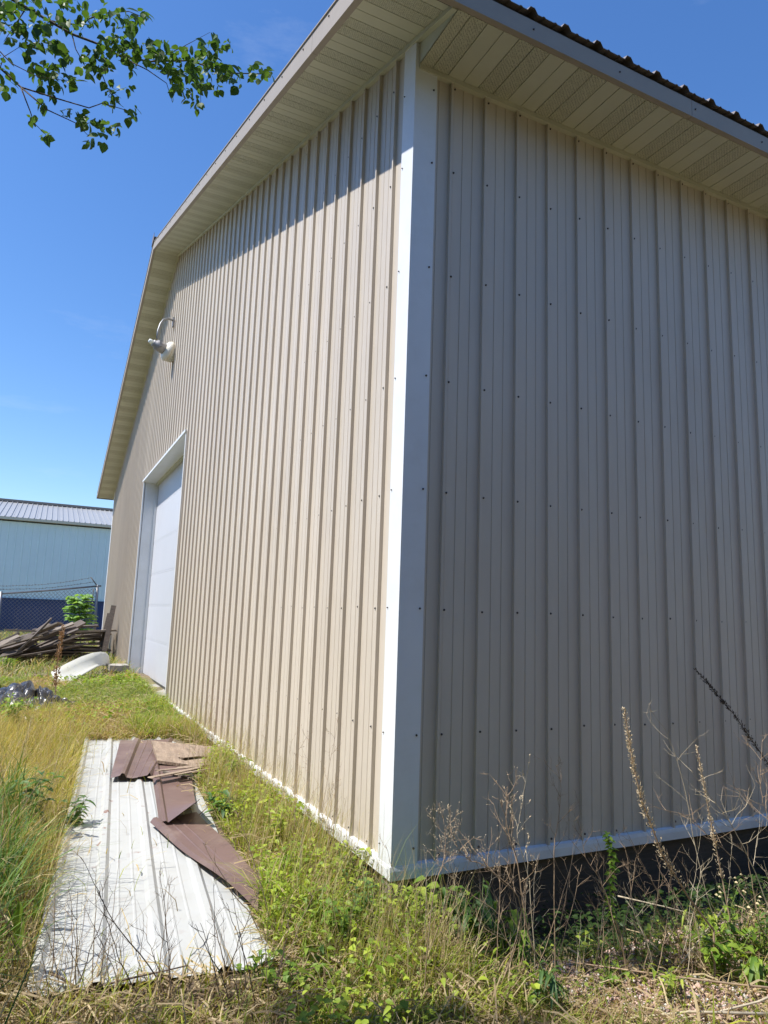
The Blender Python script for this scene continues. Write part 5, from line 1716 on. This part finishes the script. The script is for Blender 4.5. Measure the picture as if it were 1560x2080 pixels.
for i in range(46):
    u = random.uniform(20, 560); v = random.uniform(1990, 2075)
    b = gp(u, v); b.z = float(G(b.x, b.y)); h = random.uniform(.12, .46)
    dx = random.uniform(-.5, .5) * h
    pts = [b, b + Vector((dx * .3, 0, h * .4)), b + Vector((dx * .7, .01, h * .75)), b + Vector((dx, .02, h))]
    mm_ = random.choice(['dead', 'dead_dark', 'dead_dark']); nb_ = random.randint(2, 6)
    wh = 'off the sheet left edge' if u < 150 else 'before the white sheet middle' if u < 350 else 'before the white sheet right half' if u < 470 else 'off the sheet right corner'
    dead_weed('dry_stalk', pts, random.uniform(.0014, .0026), mm_, say(h, .12, .46, mm_, nb_, wh), 'dry stalk', nbr=nb_, blen=.09, sub=1, group='dry twigs at the near end of the white sheet', spread=.9)
for i in range(24):
    y = random.uniform(-.2, 5.0); x = -1.48 + 0.09 * y - random.uniform(0.0, .5)
    b = Vector((x, y, float(G(x, y)))); h = random.uniform(.25, .6)
    dx = random.uniform(-.05, .45) * h
    pts = [b, b + Vector((dx * .2, 0, h * .4)), b + Vector((dx * .6, .01, h * .75)), b + Vector((dx, random.uniform(-.1, .1), h))]
    mm_ = random.choice(['dead_pale', 'dead']); nb_ = random.randint(2, 6)
    wh = 'in the tall green grass at left' if y < 1 else 'in golden grass beside the white sheet' if y < 3.2 else 'in the golden grass by the sheet far end'
    dead_weed('dry_stalk', pts, random.uniform(.0012, .0022), mm_, say(h, .25, .6, mm_, nb_, wh), 'dry stalk', nbr=nb_, blen=.10, sub=1, group='dry stalks left of the white sheet', spread=.6, seeds=.2, seedlen=.008)

# ------------------------------------------------------------------ tree whose branch hangs in at the upper left
tree = empty('leafy_tree', (-4.6, -0.6, 0.18), label='broadleaf tree whose leafy branches hang in at the upper left', cat='tree')
TI = Matrix.Translation(-tree.location)
def TP(o): o.parent = tree; o.matrix_parent_inverse = TI; return o
mb = MB()
mb.tube([(-4.6, -0.6, 0.1), (-4.55, -0.55, 1.2), (-4.45, -0.5, 2.4), (-4.2, -0.4, 3.6), (-4.0, -0.4, 4.8), (-3.9, -0.5, 6.2)], [.19, .16, .14, .12, .09, .05], 12)
TP(mb.build('trunk', 'bark', None, None, True))
DEP = 2.75
def tp(u, v, d=DEP): return Vector(CAM + ray(u, v) * d)
K = 1 / 2.6
limbs = [  # zoom pixel paths, radius, depth
    ([(-700, -260), (-200, -140), (0, -40), (140, 40), (260, 110), (380, 180), (540, 240), (640, 300), (800, 325), (1000, 320), (1200, 385), (1430, 392)], .0085, 2.75),
    ([(-700, 150), (-250, 200), (0, 360), (110, 460), (300, 520), (470, 570), (540, 545), (660, 580)], .0055, 2.65),
    ([(110, 460), (250, 580), (400, 650), (470, 720)], .0032, 2.65),
    ([(110, 460), (160, 590), (180, 650), (260, 730)], .0028, 2.65),
    ([(-200, 210), (0, 272), (60, 335), (200, 405), (380, 430)], .003, 2.6),
    ([(380, 180), (400, 260), (440, 330), (560, 390)], .0026, 2.75),
    ([(260, 110), (400, 130), (540, 70), (680, 60), (780, 100)], .004, 2.8),
    ([(-100, -100), (60, -40), (200, -20), (400, 0)], .004, 2.85),
    ([(640, 300), (780, 370), (880, 440), (910, 540)], .0028, 2.72),
    ([(1000, 320), (1060, 430), (1060, 570)], .0024, 2.72),
    ([(800, 325), (960, 250), (1110, 170)], .0024, 2.78),
    ([(540, 395), (570, 470), (640, 520)], .002, 2.7),
    ([(0, 360), (20, 300), (100, 250), (150, 300)], .002, 2.62),
    ([(140, 40), (60, 160), (20, 220)], .003, 2.7)]
attach = Vector((-4.2, -0.4, 3.6))
lp_pts = []
for px, r, dep in limbs:
    pts = [tp(u * K, v * K, dep) for u, v in px]
    if px[0][0] <= -700:
        pts = [attach, attach.lerp(pts[0], 0.5) + Vector((0, 0, 0.1))] + pts
    mb = MB(); n = len(pts)
    mb.tube(pts, [r * (2.2 if (i < 2 and px[0][0] <= -700) else 1) * (1 - 0.75 * i / (n - 1)) for i in range(n)], 6)
    TP(mb.build('branch', 'bark', None, None, True))
# leaf clusters: (zoom u, v, radius, count)
cl = [(60, 20, 90, 26), (190, 20, 60, 16), (20, 70, 40, 8), (110, 130, 50, 8), (60, 170, 60, 12), (210, 150, 50, 12), (300, 100, 60, 14), (330, 30, 50, 12), (430, 30, 40, 8), (160, 240, 60, 18),
      (240, 230, 50, 12), (300, 250, 40, 8), (350, 300, 40, 8), (300, 330, 30, 6), (410, 150, 40, 8), (470, 100, 40, 8), (560, 60, 60, 14), (640, 90, 70, 18), (700, 130, 60, 14), (740, 80, 40, 8), (590, 190, 40, 8), (660, 220, 60, 16),
      (560, 250, 60, 16), (470, 290, 50, 14), (530, 340, 60, 20), (460, 365, 40, 8), (640, 270, 60, 12), (720, 280, 60, 16), (800, 250, 60, 14), (690, 350, 40, 6), (860, 250, 60, 14), (830, 330, 60, 12),
      (900, 330, 70, 18), (960, 280, 50, 12), (1000, 360, 60, 18), (930, 400, 50, 12), (940, 460, 50, 12), (1050, 310, 60, 16), (1110, 250, 50, 12), (1190, 240, 40, 9), (1130, 190, 25, 4), (1120, 350, 60, 18), (1050, 440, 50, 12), (1010, 510, 40, 8), (1050, 560, 25, 5),
      (1180, 370, 50, 14), (1240, 400, 50, 12), (1150, 460, 30, 5), (1250, 450, 25, 3), (1320, 390, 40, 7), (1340, 350, 25, 3), (1390, 350, 25, 3), (1380, 410, 25, 4), (1430, 380, 20, 4),
      (30, 400, 60, 8), (40, 470, 30, 4), (10, 310, 30, 3), (220, 350, 50, 10), (230, 400, 50, 12), (300, 410, 60, 16), (270, 470, 50, 10), (370, 420, 40, 8), (590, 450, 40, 7), (670, 460, 30, 4), (590, 520, 50, 12), (700, 590, 45, 9),
      (210, 560, 35, 6), (350, 590, 30, 5), (430, 610, 40, 6), (480, 640, 40, 7), (540, 660, 40, 8), (600, 690, 30, 4), (630, 670, 20, 2), (540, 725, 35, 4), (480, 755, 25, 4), (240, 710, 35, 5), (180, 630, 25, 4), (150, 150, 40, 6), (0, 130, 40, 6)]
def leaf_mesh():
    me = bpy.data.meshes.new('leaf')
    V = [(0, 0, 0), (.16, .30, .05), (.42, .40, .05), (.72, .24, .01), (1.0, 0, -.12), (.72, -.24, .01), (.42, -.40, .05), (.16, -.30, .05), (.2, 0, 0), (.45, 0, -.02), (.72, 0, -.05)]
    F = [(0, 8, 1), (8, 9, 2, 1), (9, 10, 3, 2), (10, 4, 3), (0, 7, 8), (7, 6, 9, 8), (6, 5, 10, 9), (5, 4, 10)]
    me.from_pydata(V, [], F); me.materials.append(M['treeleaf']); me.shade_smooth(); return me
lm = leaf_mesh()
leaf_specs = []
for (u, v, rad, cnt) in cl:
    for _ in range(int(cnt * 1.6)):
        a = random.uniform(0, 6.28); q = rad * math.sqrt(random.random())
        dep = 2.7 + random.uniform(-0.10, 0.12)
        p = tp((u + q * math.cos(a)) * K, (v + q * math.sin(a) * 0.85) * K, dep)
        L = random.choice([random.uniform(.016, .030), random.uniform(.026, .048)])
        leaf_specs.append((L, p))
leaf_specs.sort(key=lambda t: -t[0])
extraP = []
cen = (Vector((.5, 0, 0)))
for i, (L, p) in enumerate(leaf_specs):
    yaw = random.uniform(0, 6.28); pit_ = random.uniform(-0.2, 1.4); rol = random.uniform(-1.3, 1.3)
    m4 = Matrix.Rotation(yaw, 4, 'Z') @ Matrix.Rotation(pit_, 4, 'Y') @ Matrix.Rotation(rol, 4, 'X')
    mm = Matrix.Translation(p) @ m4 @ Matrix.Diagonal((L, L * random.uniform(.75, 1.1), L, 1))
    if i < 290:
        o = bpy.data.objects.new('leaf', lm); col.objects.link(o)
        o.parent = tree; o.matrix_parent_inverse = TI
        o.matrix_basis = mm
    else:
        extraP.append(mm)
mb = MB()
for mm in extraP:
    mb.add([mm @ v.co for v in lm.vertices], [tuple(p.vertices) for p in lm.polygons])
TP(mb.build('small_leaves', 'treeleaf', None, 'stuff', True))
# the crown itself, beyond the left of the frame
def crown():
    n = 12000
    cx = rng.normal(0, 1, (n, 3)); cx /= np.linalg.norm(cx, axis=1, keepdims=True)
    cx *= (rng.random((n, 1)) ** 0.45)
    P = cx * np.array([1.9, 2.2, 1.5]) + np.array([-4.9, -1.9, 5.6])
    keep = patch(P[:, 0] + P[:, 2], P[:, 1], 3.3, 1) > 0.42
    # nothing of it where the photo shows open sky
    rel = P - CAM; z = rel @ _f; uu = 780 + FPX * (rel @ _r) / np.maximum(z, .1)
    keep &= ~((z > 0.2) & (uu > -120))
    keep &= (P[:, 1] - 0.085 * (P[:, 2] - 0.2) / 1.6) < -0.45
    P = P[keep]; n = len(P)
    D = rng.normal(0, 1, (n, 3)); D[:, 2] -= .5
    L = rng.uniform(.06, .12, n)
    V, Q, T, C = leaf_arrays(P, D, rng.normal(0, 1, (n, 3)), L, L * .7, tints(n, (.03, .07, .015), (.09, .16, .03)), .1)
    o = np_mesh('crown', V, [Q, T], 'leafy', C, kind='stuff'); TP(o)
    mb = MB()
    for i in range(12):
        a = i * 2.4
        s = Vector((-4.1, -0.4, 3.8 + 0.18 * i)); e_ = Vector((-4.9 + 1.3 * math.cos(a), -2.1 + 1.3 * math.sin(a), 5.2 + 0.12 * i))
        mb = MB(); mb.tube([s, s.lerp(e_, .5) + jit(.12), e_], [.05, .03, .012], 6); TP(mb.build('branch', 'bark', None, None, True))
crown()
def added_treeline():
    # unseen trees added behind the camera to keep sky light off the long wall
    n = 26000
    x = rng.uniform(-16, 17, n)
    k = np.floor((x + 16) / 4.1)
    cx = -16 + 4.1 * (k + .5); hh = 6.3 + 1.2 * np.sin(k * 2.3)
    z = 0.2 + rng.random(n) ** 0.8 * hh
    rad = 2.5 * np.sqrt(np.clip(1 - ((z - hh * 0.5) / (hh * 0.55)) ** 2, 0.05, 1))
    a = rng.uniform(0, 2 * PI, n); q = rad * rng.random(n) ** .35
    P = np.stack([cx + q * np.cos(a) * 1.1, -11.5 + q * np.sin(a), z + .2], -1)
    D = rng.normal(0, 1, (n, 3)); L = rng.uniform(.25, .5, n)
    V, Q, T, C = leaf_arrays(P, D, rng.normal(0, 1, (n, 3)), L, L * .75, tints(n, (.035, .075, .016), (.11, .17, .04)), .1)
    o = np_mesh('added_treeline', V, [Q, T], 'leafy', C, kind='stuff')
    tag(o, 'unseen tree row added to darken the long wall'); o['category'] = 'trees'
added_treeline()
def added_left_trees():  # added trees out of view that block sky light from the left
    n = 30000
    c = np.array([[-7.6, -5.2, 3.6], [-8.5, -8.6, 3.9], [-5.2, -8.3, 3.8], [-9.2, -2.0, 3.7], [-9.6, 1.2, 3.9], [-9.3, 4.4, 3.6], [-10, 7.6, 3.8]])
    k = rng.integers(0, 7, n)
    d = rng.normal(0, 1, (n, 3)); d /= np.linalg.norm(d, axis=1, keepdims=True)
    P = c[k] + d * (rng.random((n, 1)) ** .4) * np.array([1.9, 1.9, 3.3])
    D = rng.normal(0, 1, (n, 3)); L = rng.uniform(.2, .38, n)
    V, Q, T, C = leaf_arrays(P, D, rng.normal(0, 1, (n, 3)), L, L * .75, tints(n, (.035, .075, .016), (.11, .17, .04)), .1)
    o = np_mesh('added_tree_belt', V, [Q, T], 'leafy', C, kind='stuff')
    tag(o, 'unseen trees added at the left to hold back sky light'); o['category'] = 'trees'
added_left_trees()
print('objects', len(bpy.data.objects))
